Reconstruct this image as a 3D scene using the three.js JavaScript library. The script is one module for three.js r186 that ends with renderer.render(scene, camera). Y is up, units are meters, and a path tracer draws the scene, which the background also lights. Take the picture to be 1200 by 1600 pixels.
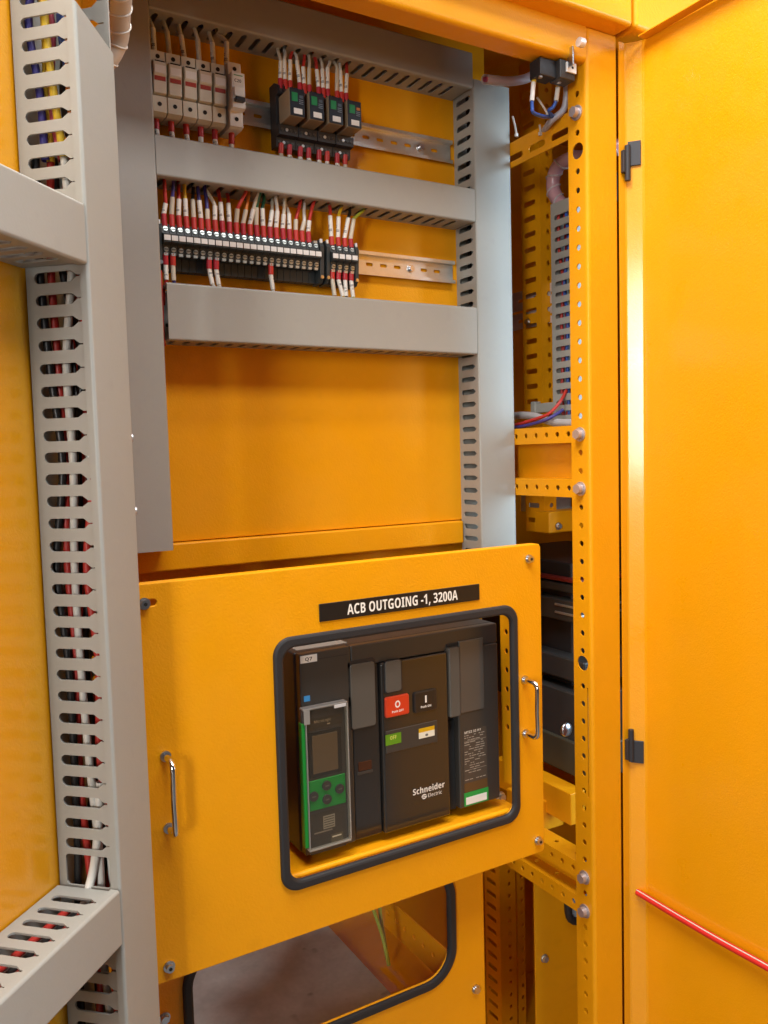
import * as THREE from 'three';
import { RoundedBoxGeometry } from 'three/addons/geometries/RoundedBoxGeometry.js';
import { mergeGeometries } from 'three/addons/utils/BufferGeometryUtils.js';
import { RectAreaLightUniformsLib } from 'three/addons/lights/RectAreaLightUniformsLib.js';

// ---------------------------------------------------------------- camera, light, exposure
const scene = new THREE.Scene();
const renderer = new THREE.WebGLRenderer({ antialias: true });
renderer.setSize(768, 1024);
renderer.toneMapping = THREE.LinearToneMapping;
renderer.toneMappingExposure = 1.0;
renderer.shadowMap.enabled = true;
RectAreaLightUniformsLib.init();

const FOCAL = 1282.7;                                 // in pixels of the 1200 x 1600 photograph
const EYE = new THREE.Vector3(0, 0, 0.85);            // metres; z = 0 is the breaker panel, y = 0 the eye level
const camera = new THREE.PerspectiveCamera(2 * Math.atan(800 / FOCAL) * 180 / Math.PI, 0.75, 0.05, 30);
camera.position.copy(EYE);
camera.rotation.set(-0.07037783, -0.52753819, -0.02712462, 'YXZ');
camera.updateMatrixWorld();
scene.add(camera);

scene.background = new THREE.Color(0.06, 0.062, 0.066);  // the dim, even light of the hall around the cabinets

const LAMPS = [
  { at: [-0.15, 1.7, 0.35], w: 0.6, l: 1.2, k: 29, c: [1.0, 0.97, 0.93] },
  { at: [0.6, 1.55, 1.1], w: 0.5, l: 1.2, k: 14, c: [0.97, 0.98, 1.0] },
];
const WINDOWS = [   // daylight: beyond the right door, and behind the photographer on the left
  { at: [2.45, 0.45, 1.5], w: 1.1, h: 1.7, k: 7, c: [0.6, 0.82, 1.0], to: [0.9, 0.1, -0.2], label: 'tall bluish daylit window beyond the square open door' },
  { at: [-2.3, 0.45, 2.6], w: 0.5, h: 1.2, k: 19, c: [1.0, 0.98, 0.95], to: [0.6, 0.0, -0.1], label: 'tall bright daylit window facing the breaker panel' },
];

// ---------------------------------------------------------------- photograph pixel -> point
const ROT = new THREE.Matrix4().makeRotationFromEuler(camera.rotation);
const ray = (x, y) => new THREE.Vector3((x - 600) / FOCAL, (800 - y) / FOCAL, -1).applyMatrix4(ROT);
const along = (d, t) => EYE.clone().addScaledVector(d, t);
const oz = (x, y, z) => { const d = ray(x, y); return along(d, (z - EYE.z) / d.z); };
const ox = (x, y, X) => { const d = ray(x, y); return along(d, X / d.x); };
const oy = (x, y, Y) => { const d = ray(x, y); return along(d, Y / d.y); };

// ---------------------------------------------------------------- small tools
let seed = 7;
const rnd = () => { seed = (seed * 1664525 + 1013904223) >>> 0; return seed / 4294967296; };
const rr = (a, b) => a + (b - a) * rnd();
const V = (x, y, z) => new THREE.Vector3(x, y, z);
const used = {};
const numbered = (n) => { const k = used[n] = (used[n] ?? -1) + 1; return k ? n + '_' + String(k).padStart(3, '0') : n; };
function metricUV(g) {                                // uv in metres, by the way each face points
  g = g.index ? g.toNonIndexed() : g;
  const p = g.attributes.position, n = p.count, uv = new Float32Array(n * 2);
  const a = V(), b = V(), c = V();
  for (let i = 0; i < n; i += 3) {
    a.fromBufferAttribute(p, i); b.fromBufferAttribute(p, i + 1).sub(a); c.fromBufferAttribute(p, i + 2).sub(a); b.cross(c);
    const X = Math.abs(b.x), Y = Math.abs(b.y), Z = Math.abs(b.z);
    for (let k = i; k < i + 3; k++) {
      const x = p.getX(k), y = p.getY(k), z = p.getZ(k);
      uv[2 * k] = X > Y && X > Z ? z + 0.37 : x; uv[2 * k + 1] = Y > X && Y > Z ? z + 0.21 : y;
    }
  }
  g.setAttribute('uv', new THREE.BufferAttribute(uv, 2));
  return g;
}
function M(name, geo, mat, parent, pos, label) {
  if (Array.isArray(geo)) geo = geo.length > 1 ? mergeGeometries(geo.map((g) => { const q = g.index ? g.toNonIndexed() : g.clone(); for (const k of Object.keys(q.attributes)) if (!['position', 'normal', 'uv'].includes(k)) q.deleteAttribute(k); return q; })) : geo[0];
  if (mat.userData.metric) geo = metricUV(geo);
  const m = new THREE.Mesh(geo, mat);
  m.name = name; m.castShadow = m.receiveShadow = true;
  if (pos) m.position.set(...pos);
  if (label) m.userData.label = label;
  (parent ?? scene).add(m);
  return m;
}
function T(name, label, category, group, pos) {       // a thing: a Group at its base
  const g = new THREE.Group(); g.name = numbered(name); scene.add(g);
  g.userData = { label, category }; if (group) g.userData.group = group;
  if (pos) g.position.set(...pos);
  return g;
}
function based(g) {                                   // moves a thing's origin to the middle of its foot
  const b = new THREE.Box3().setFromObject(g), p = V((b.min.x + b.max.x) / 2, b.min.y, (b.min.z + b.max.z) / 2);
  for (const c of g.children) c.position.sub(p);
  g.position.copy(p);
  return g;
}
const box = (w, h, d, x = 0, y = 0, z = 0, r = 0) => (r ? new RoundedBoxGeometry(w, h, d, 2, r) : new THREE.BoxGeometry(w, h, d)).translate(x, y, z);
const slab = (x0, x1, y0, y1, z0, z1, r = 0) => box(x1 - x0, y1 - y0, z1 - z0, (x0 + x1) / 2, (y0 + y1) / 2, (z0 + z1) / 2, r);
const cyl = (r, h, x, y, z, axis = 'y', seg = 20, r2 = r) => { const g = new THREE.CylinderGeometry(r2, r, h, seg); if (axis === 'z') g.rotateX(Math.PI / 2); if (axis === 'x') g.rotateZ(-Math.PI / 2); return g.translate(x, y, z); };
const tube = (pts, r, seg = 32, rad = 8) => new THREE.TubeGeometry(new THREE.CatmullRomCurve3(pts), seg, r, rad, false);
function rrect(x0, x1, y0, y1, r, P = THREE.Shape) {
  const s = new P();
  s.moveTo(x0 + r, y0); s.lineTo(x1 - r, y0); s.absarc(x1 - r, y0 + r, r, -Math.PI / 2, 0);
  s.lineTo(x1, y1 - r); s.absarc(x1 - r, y1 - r, r, 0, Math.PI / 2);
  s.lineTo(x0 + r, y1); s.absarc(x0 + r, y1 - r, r, Math.PI / 2, Math.PI);
  s.lineTo(x0, y0 + r); s.absarc(x0 + r, y0 + r, r, Math.PI, 1.5 * Math.PI);
  return s;
}
const circ = (x, y, r) => { const p = new THREE.Path(); p.absarc(x, y, r, 0, 2 * Math.PI, true); return p; };
const extr = (s, d, bevel = 0, seg = 6) => new THREE.ExtrudeGeometry(s, { depth: d - 2 * bevel, bevelEnabled: bevel > 0, bevelThickness: bevel, bevelSize: bevel, bevelOffset: -bevel, bevelSegments: 2, curveSegments: seg }).translate(0, 0, bevel);

// ---------------------------------------------------------------- textures
function noiseTable(n, s) { const a = new Float32Array(n * n); let q = s; for (let i = 0; i < a.length; i++) { q = (q * 1664525 + 1013904223) >>> 0; a[i] = q / 4294967296; } return a; }
const NT = noiseTable(64, 99);
function vn(x, y, per) {                              // tiling value noise
  const xi = Math.floor(x), yi = Math.floor(y), fx = x - xi, fy = y - yi, s = (t) => t * t * (3 - 2 * t), u = s(fx), v = s(fy);
  const g = (a, b) => NT[(((b % per) + per) % per) * 64 + (((a % per) + per) % per)];
  return (g(xi, yi) * (1 - u) + g(xi + 1, yi) * u) * (1 - v) + (g(xi, yi + 1) * (1 - u) + g(xi + 1, yi + 1) * u) * v;
}
function dataTex(n, f, srgb, size) {
  const d = new Uint8Array(n * n * 4);
  for (let j = 0; j < n; j++) for (let i = 0; i < n; i++) { const c = f(i / n, j / n); for (let k = 0; k < 3; k++) d[(j * n + i) * 4 + k] = Math.max(0, Math.min(255, Math.round(c[k] * 255))); d[(j * n + i) * 4 + 3] = 255; }
  const t = new THREE.DataTexture(d, n, n); t.wrapS = t.wrapT = THREE.RepeatWrapping; t.magFilter = THREE.LinearFilter; t.minFilter = THREE.LinearMipmapLinearFilter; t.generateMipmaps = true;
  if (srgb) t.colorSpace = THREE.SRGBColorSpace;
  t.repeat.set(1 / size, 1 / size); t.needsUpdate = true;
  return t;
}
const peel = dataTex(256, (u, v) => { const h = 0.6 * vn(u * 32, v * 32, 32) + 0.4 * vn(u * 61, v * 61, 61); return [h, h, h]; }, false, 0.06);
const wear = dataTex(512, (u, v) => { const n = 0.5 * vn(u * 6, v * 6, 6) + 0.3 * vn(u * 19, v * 19, 19) + 0.2 * vn(u * 53, v * 53, 53); const g = 0.62 + 0.75 * (n - 0.5); return [g, g, g]; }, false, 0.42);
const toSRGB = (c) => (c <= 0.0031308 ? 12.92 * c : 1.055 * Math.pow(c, 1 / 2.4) - 0.055);
function mottle(rgb, amount, size, scuff = 0) {       // paint of one colour, uneven by a few per cent, with small scuffs
  return dataTex(512, (u, v) => {
    let n = 0.5 * vn(u * 5, v * 5, 5) + 0.3 * vn(u * 17 + 3, v * 17, 17) + 0.2 * vn(u * 60, v * 60, 60);
    let k = 1 + amount * (n - 0.5) * 2;
    const s = vn(u * 23 + 7, v * 31, 31) * vn(u * 7, v * 9 + 2, 9);
    if (scuff && s > 0.62) k *= 1 - scuff * (s - 0.62) * 3;
    return rgb.map((c) => toSRGB(Math.min(1, c * k)));
  }, true, size);
}
function canvasTex(w, h, draw) {
  const c = document.createElement('canvas'); c.width = w; c.height = h;
  draw(c.getContext('2d'), w, h);
  const t = new THREE.CanvasTexture(c); t.colorSpace = THREE.SRGBColorSpace;
  return t;
}
// ---------------------------------------------------------------- materials
function mat(rgb, rough, o = {}) { const { metric, ...rest } = o; const m = new THREE.MeshPhysicalMaterial({ color: new THREE.Color().setRGB(...rgb), roughness: rough, ...rest }); if (metric) m.userData.metric = true; return m; }
const white1 = new THREE.Color(1, 1, 1);
const PAINT = [0.78, 0.32, 0.003], DUCT = [0.345, 0.34, 0.305];
const paintMat = mat(PAINT, 0.75, { metric: true, roughnessMap: wear, map: mottle(PAINT, 0.04, 0.55, 0.06), bumpMap: peel, bumpScale: 0.00022, specularIntensity: 0.45, clearcoat: 0.12, clearcoatRoughness: 0.25 }); paintMat.color = white1;
const doorMat = mat(PAINT, 0.66, { metric: true, roughnessMap: wear, map: mottle(PAINT, 0.03, 0.9, 0.03), bumpMap: peel, bumpScale: 0.0002, specularIntensity: 0.6, clearcoat: 0.9, clearcoatRoughness: 0.16 }); doorMat.color = white1;
const ductMat = mat(DUCT, 0.42, { metric: true, map: mottle(DUCT, 0.03, 0.4, 0.05), bumpMap: peel, bumpScale: 0.00004 }); ductMat.color = white1;
const zinc = mat([0.62, 0.62, 0.6], 0.35, { metric: true, metalness: 0.85, map: mottle([0.66, 0.66, 0.63], 0.12, 0.08), bumpMap: peel, bumpScale: 0.00003 }); zinc.color = white1;
const steel = mat([0.6, 0.6, 0.62], 0.28, { metalness: 1 });
const chrome = mat([0.72, 0.72, 0.74], 0.12, { metalness: 1 });
const boltPaint = mat([0.55, 0.5, 0.51], 0.4, { metalness: 0.7 });
const rubber = mat([0.018, 0.018, 0.02], 0.6, { bumpMap: peel, bumpScale: 0.0001 });
const blackPlastic = mat([0.02, 0.02, 0.022], 0.45);
const charcoal = mat([0.035, 0.034, 0.034], 0.42, { bumpMap: peel, bumpScale: 0.00005 });
const glossy = mat([0.016, 0.015, 0.014], 0.3, { clearcoat: 1, clearcoatRoughness: 0.12 });
const charcoal2 = mat([0.04, 0.036, 0.031], 0.42, { clearcoat: 0.3, clearcoatRoughness: 0.3 });
const greyKey = mat([0.095, 0.086, 0.072], 0.55);
const cream = mat([0.64, 0.61, 0.5], 0.45);
const creamDark = mat([0.55, 0.53, 0.46], 0.5);
const paper = mat([0.75, 0.75, 0.72], 0.6);
const redPlastic = mat([0.36, 0.045, 0.03], 0.45);
const darkHole = mat([0.01, 0.01, 0.01], 0.8);
const greenFlag = mat([0.01, 0.2, 0.06], 0.4);
const clearCase = mat([0.95, 0.93, 0.88], 0.06, { transmission: 1, thickness: 0, ior: 1.5 });
const pane = mat([0.97, 0.97, 0.97], 0.03, { transmission: 1, thickness: 0, ior: 1.49 });
const frosted = mat([0.86, 0.82, 0.82], 0.35, { transmission: 0.55, thickness: 0, ior: 1.45 });
const pinkWrap = mat([0.62, 0.36, 0.42], 0.3, { transmission: 0.25, thickness: 0, clearcoat: 0.6, clearcoatRoughness: 0.2 });
const WIRE = {
  red: mat([0.5, 0.035, 0.025], 0.4), white: mat([0.68, 0.66, 0.6], 0.5), ivory: mat([0.6, 0.54, 0.42], 0.5), yellow: mat([0.72, 0.48, 0.03], 0.42), black: mat([0.014, 0.013, 0.013], 0.4),
  purple: mat([0.045, 0.035, 0.2], 0.42), blue: mat([0.03, 0.1, 0.42], 0.4), green: mat([0.01, 0.1, 0.05], 0.45), orange: mat([0.72, 0.22, 0.03], 0.42), lime: mat([0.42, 0.5, 0.05], 0.45), pink: mat([0.55, 0.09, 0.14], 0.42),
};
const sleeveRed = mat([0.52, 0.035, 0.028], 0.42), sleeveRed2 = mat([0.44, 0.022, 0.035], 0.42);
const markerTex = canvasTex(64, 256, (g, w, h) => { g.fillStyle = '#e6e2d8'; g.fillRect(0, 0, w, h); g.fillStyle = '#5a5a60'; g.font = 'bold 30px sans-serif'; for (let i = 0; i < 3; i++) { g.save(); g.translate(20 + i * 12, 60 + i * 50); g.rotate(1.57); g.fillText('' + ((i * 37 + 14) % 90), 0, 0); g.restore(); } });
const markerMat = mat([1, 1, 1], 0.5, { map: markerTex });

// ---------------------------------------------------------------- planes of the cabinet
const ZF = -0.04, ZC = -0.215, ZP = -0.271, XP = 0.871, XC = 0.801;
const FLOOR = -1.35;

// the hall floor the cabinets stand on
const floorTex = mottle([0.13, 0.125, 0.12], 0.12, 1.7, 0.2);
const floor = M('floor', box(7, 0.06, 7, 0.5, FLOOR - 0.03, 1.2), mat([1, 1, 1], 0.6, { metric: true, map: floorTex }));
floor.userData = { kind: 'structure', label: 'grey concrete floor under the cabinets', category: 'floor' };

for (const L of LAMPS) {
  const t = T('ceiling_lamp', 'long white ceiling lamp above the open cabinets', 'lamp', 'ceiling lamps above the cabinets', L.at);
  M('housing', box(L.l + 0.06, 0.06, L.w + 0.06, 0, 0.035, 0, 0.008), mat([0.8, 0.8, 0.8], 0.5), t);
  const em = mat([0.8, 0.8, 0.8], 0.6); em.emissive = new THREE.Color().setRGB(...L.c); em.emissiveIntensity = 2;
  M('diffuser', box(L.l, 0.01, L.w), em, t);
  const lt = new THREE.RectAreaLight(new THREE.Color().setRGB(...L.c), L.k, L.l, L.w);
  lt.position.set(L.at[0], L.at[1] - 0.012, L.at[2]); lt.lookAt(L.at[0], L.at[1] - 1, L.at[2]); lt.name = 'lamp_light'; scene.add(lt);
}

for (const W of WINDOWS) {
  const t = T('window', W.label, 'window', null, W.at);
  t.lookAt(...W.to);
  const em = mat([0.5, 0.5, 0.5], 0.5); em.emissive = new THREE.Color().setRGB(...W.c); em.emissiveIntensity = W.k * 0.8;
  M('pane', box(W.w, W.h, 0.01, 0, 0, -0.02), em, t);
  for (const k of [-1, 1]) { M('frame', box(0.06, W.h + 0.12, 0.08, k * (W.w / 2 + 0.03), 0, -0.02), mat([0.6, 0.6, 0.6], 0.5), t); M('frame', box(W.w, 0.06, 0.08, 0, k * (W.h / 2 + 0.03), -0.02), mat([0.6, 0.6, 0.6], 0.5), t); }
  const lt = new THREE.RectAreaLight(new THREE.Color().setRGB(...W.c), W.k, W.w, W.h); lt.name = 'window_light';
  const d = V(...W.to).sub(V(...W.at)).normalize(); lt.position.set(...W.at).addScaledVector(d, 0.03); lt.lookAt(...W.to); scene.add(lt);
}

// ================================================================ cabinet carcass
const cab = T('switchgear_cabinet', 'orange switchgear cabinet with perforated frame and open front', 'cabinet');
const CB = (name, geo, m = paintMat, label) => M(name, geo, m, cab, null, label);
// front corner post: perforated web that faces the inside, round bend, front flange
const HOLE0 = 0.511, PITCH = 0.0272;
const holeY = []; for (let i = -2; i < 52; i++) holeY.push(HOLE0 - i * PITCH);
{
  const post = new THREE.Group(); post.name = 'corner_post'; cab.add(post);
  // web in (z, y)
  const s = new THREE.Shape(); const z0 = -0.0785, z1 = ZF - 0.006, top = 0.548, bot = FLOOR;
  s.moveTo(z0, bot); s.lineTo(z1, bot); s.lineTo(z1, top); s.lineTo(z0, top); s.closePath();
  const big = [0.431, -0.324];
  for (const y of holeY) { if (y > 0.53) continue; const b = big.find((q) => Math.abs(q - y) < 0.013); if (b === undefined) s.holes.push(circ(-0.0595, y, 0.0044)); }
  for (const b of big) s.holes.push(circ(-0.0595, b, 0.0115));
  s.holes.push((() => { const p = new THREE.Path(); p.moveTo(-0.051, -0.36); p.lineTo(-0.051, -0.53); p.lineTo(-0.0485, -0.53); p.lineTo(-0.0485, -0.36); p.closePath(); return p; })());
  M('web', extr(s, 0.002, 0, 8).rotateY(-Math.PI / 2).translate(XP + 0.002, 0, 0), paintMat, post);
  const prof = new THREE.Shape(); // x, -z  -> bend and front flange and outer return
  const r = 0.006;
  prof.moveTo(XP, -(ZF - r)); prof.absarc(XP + r, -(ZF - r), r, Math.PI, Math.PI * 1.5); prof.lineTo(0.928, -ZF); prof.absarc(0.928, -(ZF - 0.003), 0.003, -Math.PI / 2, 0); prof.lineTo(0.931, 0.075);
  prof.lineTo(0.929, 0.075); prof.lineTo(0.929, -(ZF - 0.002)); prof.lineTo(XP + r, -(ZF - 0.002)); prof.absarc(XP + r, -(ZF - r), r - 0.002, Math.PI * 1.5, Math.PI, true); prof.closePath();
  M('flange', new THREE.ExtrudeGeometry(prof, { depth: 0.595 - FLOOR, bevelEnabled: false, curveSegments: 6 }).rotateX(-Math.PI / 2).translate(0, FLOOR, 0), paintMat, post);
}
// header beam: front face, bend, soffit, and a rear upstand
{
  const p = new THREE.Shape(), y0 = 0.548, r = 0.007; // (z, y) profile swept along x
  p.moveTo(ZF, 0.597); p.lineTo(ZF, y0 + r); p.absarc(ZF - r, y0 + r, r, 0, -Math.PI / 2, true); p.lineTo(-0.0765, y0); p.lineTo(-0.0765, y0 + 0.03); p.lineTo(-0.0745, y0 + 0.03); p.lineTo(-0.0745, y0 + 0.002); p.lineTo(ZF - r, y0 + 0.002);
  p.absarc(ZF - r, y0 + r, r - 0.002, -Math.PI / 2, 0); p.lineTo(ZF - 0.002, 0.597); p.closePath();
  CB('header_beam', new THREE.ExtrudeGeometry(p, { depth: 0.871 - 0.1, bevelEnabled: false, curveSegments: 6 }).rotateY(-Math.PI / 2).translate(0.871, 0, 0));
}
// fascia panels above the header, proud of the frame
for (const [x0, x1] of [[0.08, 0.931], [0.936, 1.75]]) CB('fascia_panel', slab(x0, x1, 0.596, 0.95, -0.07, -0.008, 0.006));
// mounting plate, shelf, inner walls
CB('mounting_plate', slab(0.2, 0.868, -0.113, 0.72, ZP - 0.003, ZP, 0.001), paintMat);
CB('cross_beam', slab(0.104, 0.8015, -0.152, -0.1142, ZP - 0.012, -0.2625, 0.003));
CB('inner_panel', slab(0.104, 0.87, -0.42, -0.11, -0.312, -0.308));
CB('closed_panel', slab(1.1, 1.744, FLOOR + 0.1, 0.59, -0.085, -0.082));
CB('door_gutter', slab(0.9312, 0.958, FLOOR, 0.59, -0.075, -0.072));
for (const [px, py] of [[204, 684], [210, 798]]) { const q = oz(px, py, -0.06); CB('hinge_bolt', [cyl(0.0042, q.x - 0.178 + 0.002, (q.x + 0.18) / 2, q.y, -0.06, 'x', 12), cyl(0.006, 0.005, q.x - 0.004, q.y, -0.06, 'x', 6)], mat([0.75, 0.75, 0.78], 0.3, { metalness: 0.5 })); }
CB('side_wall', slab(0.1, 0.103, FLOOR, 0.95, -0.62, ZF - 0.01));
CB('rear_wall', slab(0.1, 1.75, FLOOR, 0.95, -0.64, -0.62));
CB('roof', slab(0.1, 1.75, 0.7, 0.72, -0.62, -0.078));
CB('far_side_wall', slab(1.745, 1.75, FLOOR, 0.95, -0.62, -0.08));
CB('hinge_post', slab(0.103, 0.18, FLOOR, 0.548, ZF - 0.03, ZF - 0.012, 0.003));
CB('base_plinth', slab(0.1, 1.75, FLOOR, FLOOR + 0.1, -0.62, -0.08));
// beams that run to the back along the right side of the compartment
function strip(name, y0, y1, zA, zB, holes, X = XP + 0.0035, t = 0.002) { // perforated plate in (z, y) facing -x
  const s = new THREE.Shape(); s.moveTo(zA, y0); s.lineTo(zB, y0); s.lineTo(zB, y1); s.lineTo(zA, y1); s.closePath();
  for (const h of holes) s.holes.push(h);
  return extr(s, t, 0, 6).rotateY(-Math.PI / 2).translate(X + t, 0, 0);
}
function beamPair(ya, yb, zBack) {
  for (const [y0, y1] of [ya, yb]) {
    const g = new THREE.Group(); g.name = 'depth_beam'; cab.add(g);
    const hs = []; for (let z = -0.089; z > zBack + 0.01; z -= 0.0247) hs.push(circ(z, (y0 + y1) / 2 + 0.0005, 0.0042));
    M('web', strip('w', y0, y1, zBack, -0.0785, hs), paintMat, g);
    const f = new THREE.Shape(); f.moveTo(XP + 0.0055, 0.0785); f.lineTo(XP + 0.04, 0.0785); f.lineTo(XP + 0.04, -zBack); f.lineTo(XP + 0.0055, -zBack); f.closePath();
    for (let z = 0.1; z < -zBack - 0.01; z += 0.05) f.holes.push(circ(XP + 0.024, z, 0.0042));
    M('top_flange', new THREE.ExtrudeGeometry(f, { depth: 0.002, bevelEnabled: false }).rotateX(-Math.PI / 2).translate(0, y1 - 0.002, 0), paintMat, g);
  }
  CB('recessed_panel', slab(XP + 0.032, XP + 0.034, yb[1], ya[0], zBack, -0.0795));
}
beamPair([0.0095, 0.0355], [-0.0735, -0.046], -0.55);
beamPair([-0.672, -0.645], [-0.727, -0.7], -0.55);
// slotted beam under the header
{
  const hs = []; for (let z = -0.1; z > -0.52; z -= 0.052) hs.push(rrect(z - 0.019, z + 0.019, 0.464, 0.474, 0.0049, THREE.Path));
  M('slotted_beam', [strip('s', 0.455, 0.494, -0.55, -0.0785, hs)], paintMat, cab);
}
function bolt(parent, p, axis, r = 0.008, m = steel, name = 'bolt') {
  const g = new THREE.Group(); g.name = name; parent.add(g); g.position.copy(p);
  if (axis === '-x') g.rotation.y = -Math.PI / 2;
  const hex = new THREE.CylinderGeometry(r * 0.72, r * 0.78, r * 0.75, 6).rotateX(Math.PI / 2).translate(0, 0, r * 0.55);
  M('washer', cyl(r, 0.0016, 0, 0, 0.0008, 'z', 20), m, g); M('head', hex, m, g);
  return g;
}
for (const y of [0.4845, 0.0215, -0.0595, -0.66, -0.714]) bolt(cab, V(XP, y, -0.0595), '-x', 0.0105, boltPaint);
// rear posts with slots, behind the side frame
function slottedPost(x, z0, z1, wide, yTop, yBot) {
  const g = new THREE.Group(); g.name = 'rear_post'; cab.add(g);
  const hs = []; for (let y = yTop - 0.03; y > yBot + 0.02; y -= 0.0272) hs.push(rrect(z0 + 0.007, z1 - 0.011, y - 0.0044, y + 0.0044, 0.003, THREE.Path));
  M('web', strip('w', yBot, yTop, z0, z1, hs, x), paintMat, g);
  const f = new THREE.Shape(); f.moveTo(x, yBot); f.lineTo(x + wide, yBot); f.lineTo(x + wide, yTop); f.lineTo(x, yTop); f.closePath();
  for (let y = yTop - 0.03; y > yBot + 0.02; y -= 0.0272) f.holes.push(circ(x + wide * 0.62, y, 0.0044));
  M('flange', extr(f, 0.002).translate(0, 0, z1), paintMat, g);
}
slottedPost(1.0, -0.34, -0.291, 0.03, 0.69, -0.15);
slottedPost(1.03, -0.53, -0.48, 0.042, -0.45, FLOOR + 0.1);
slottedPost(1.085, -0.55, -0.49, 0.02, -0.45, FLOOR + 0.1);

// ================================================================ cable trunking
// local frame: y along the length, z = depth from the base to the lid, x across
function slotWall(len, depth, pitch, slotW, first, skip = []) {
  const s = new THREE.Shape(); s.moveTo(0, 0); s.lineTo(len, 0); s.lineTo(len, depth); s.lineTo(0, depth); s.closePath();
  const a = depth * 0.14, b = depth * 0.73, c = depth * 0.82, d = depth * 0.92;
  for (let y_ = first; y_ < len - pitch * 0.5; y_ += pitch) {
    const cut = skip.find(([p, q]) => y_ > p && y_ < q); if (cut) continue;
    const h = slotW / 2 * rr(0.94, 1.05), y = y_ + rr(-0.0005, 0.0005), n = rr(0.0004, 0.0013);
    const p = new THREE.Path(); p.moveTo(y - h, b); p.lineTo(y - h, a + slotW / 2); p.absarc(y, a + slotW / 2, h, Math.PI, 2 * Math.PI); p.lineTo(y + h, b); p.lineTo(y + n, c); p.lineTo(y + n, d); p.lineTo(y - n, d); p.lineTo(y - n, c); p.closePath();
    s.holes.push(p);
  }
  for (const [p, q] of skip) s.holes.push(rrect(p, q, depth * 0.12, depth * 0.86, 0.004, THREE.Path));
  return extr(s, 0.002, 0, 5);
}
function trunking(label, len, w, depth, o = {}) {
  const { pitch = 0.02, slotW = 0.0085, first = 0.012, skip = [], lid0 = 0, lid1 = len, mitre = 0, group } = o;
  const t = T('cable_trunking', label, 'cable trunking', group);
  // shape plane (length, depth) -> local (y, z)
  const wall = slotWall(len, depth - 0.001, pitch, slotW, first, skip);
  const basis = new THREE.Matrix4().makeBasis(V(0, 1, 0), V(0, 0, 1), V(1, 0, 0));
  const one = wall.clone().applyMatrix4(basis);
  M('side_wall', one.clone().translate(-w / 2, 0, 0), ductMat, t);
  M('side_wall', one.clone().translate(w / 2 - 0.002, 0, 0), ductMat, t);
  M('base', box(w - 0.004, len, 0.002, 0, len / 2, 0.001), ductMat, t);
  const p = new THREE.Shape(), W = w / 2 + 0.0018, r = 0.003, lip = 0.009, D = depth + 0.0014; // lid: a shallow U
  p.moveTo(-W, D - lip); p.lineTo(-W, D - r); p.absarc(-W + r, D - r, r, Math.PI, Math.PI / 2, true); p.lineTo(W - r, D); p.absarc(W - r, D - r, r, Math.PI / 2, 0, true); p.lineTo(W, D - lip);
  p.lineTo(W - 0.0016, D - lip); p.lineTo(W - 0.0016, D - r); p.lineTo(W - r, D - 0.0018); p.lineTo(-W + r, D - 0.0018); p.lineTo(-W + 0.0016, D - r); p.lineTo(-W + 0.0016, D - lip); p.closePath();
  const lid = new THREE.ExtrudeGeometry(p, { depth: lid1 - lid0, bevelEnabled: false, curveSegments: 4, steps: 1 }); // (x, z') along z'
  lid.applyMatrix4(new THREE.Matrix4().makeBasis(V(1, 0, 0), V(0, 0, 1), V(0, 1, 0))).translate(0, lid0, 0);
  const idx = lid.attributes.position; if (mitre) for (let i = 0; i < idx.count; i++) if (idx.getY(i) > lid1 - 1e-5) idx.setY(i, idx.getY(i) - mitre * (W + idx.getX(i) * Math.sign(mitre)) * Math.sign(mitre));
  const flip = lid.index ? lid : lid; // the basis keeps handedness reversed: flip the faces
  const pa = flip.attributes.position, na = flip.attributes.normal;
  for (let i = 0; i < pa.count; i += 3) for (const A of [pa, na, flip.attributes.uv]) { const k = A.itemSize, arr = A.array; for (let c = 0; c < k; c++) { const q = arr[(i + 1) * k + c]; arr[(i + 1) * k + c] = arr[(i + 2) * k + c]; arr[(i + 2) * k + c] = q; } }
  lid.computeVertexNormals();
  M('lid', lid, ductMat, t);
  return t;
}
const DEPTH = ZC - ZP;
// inner uprights
const upL = trunking('upright grey cable trunking hanging beside the fuse holders, lower end open', 0.9, 0.0715, DEPTH, { first: 0.01, slotW: 0.008 });
upL.position.set(0.298 - 0.0715 / 2, -0.118, ZP);
const upR = trunking('upright grey cable trunking with open slots at the ends of the bare rails', 0.775, 0.0685, DEPTH, { first: 0.013, slotW: 0.008 });
upR.position.set(0.8035 + 0.0685 / 2, -0.196, ZP);
// three level runs between them
function level(label, y0, y1, x0, x1, o = {}) {
  const t = trunking(label, x1 - x0, y1 - y0, DEPTH, { pitch: 0.02, slotW: 0.0075, ...o });
  t.rotation.z = -Math.PI / 2; t.position.set(x0, (y0 + y1) / 2, ZP);
  return t;
}
level('level grey cable trunking above the fuse holders and relays', 0.567, 0.617, 0.2995, 0.8005);
level('level grey cable trunking between the relays and the terminal blocks', 0.3625, 0.4105, 0.2995, 0.8005);
level('tall level grey cable trunking below the terminal blocks', 0.156, 0.2265, 0.306, 0.8);

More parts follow.
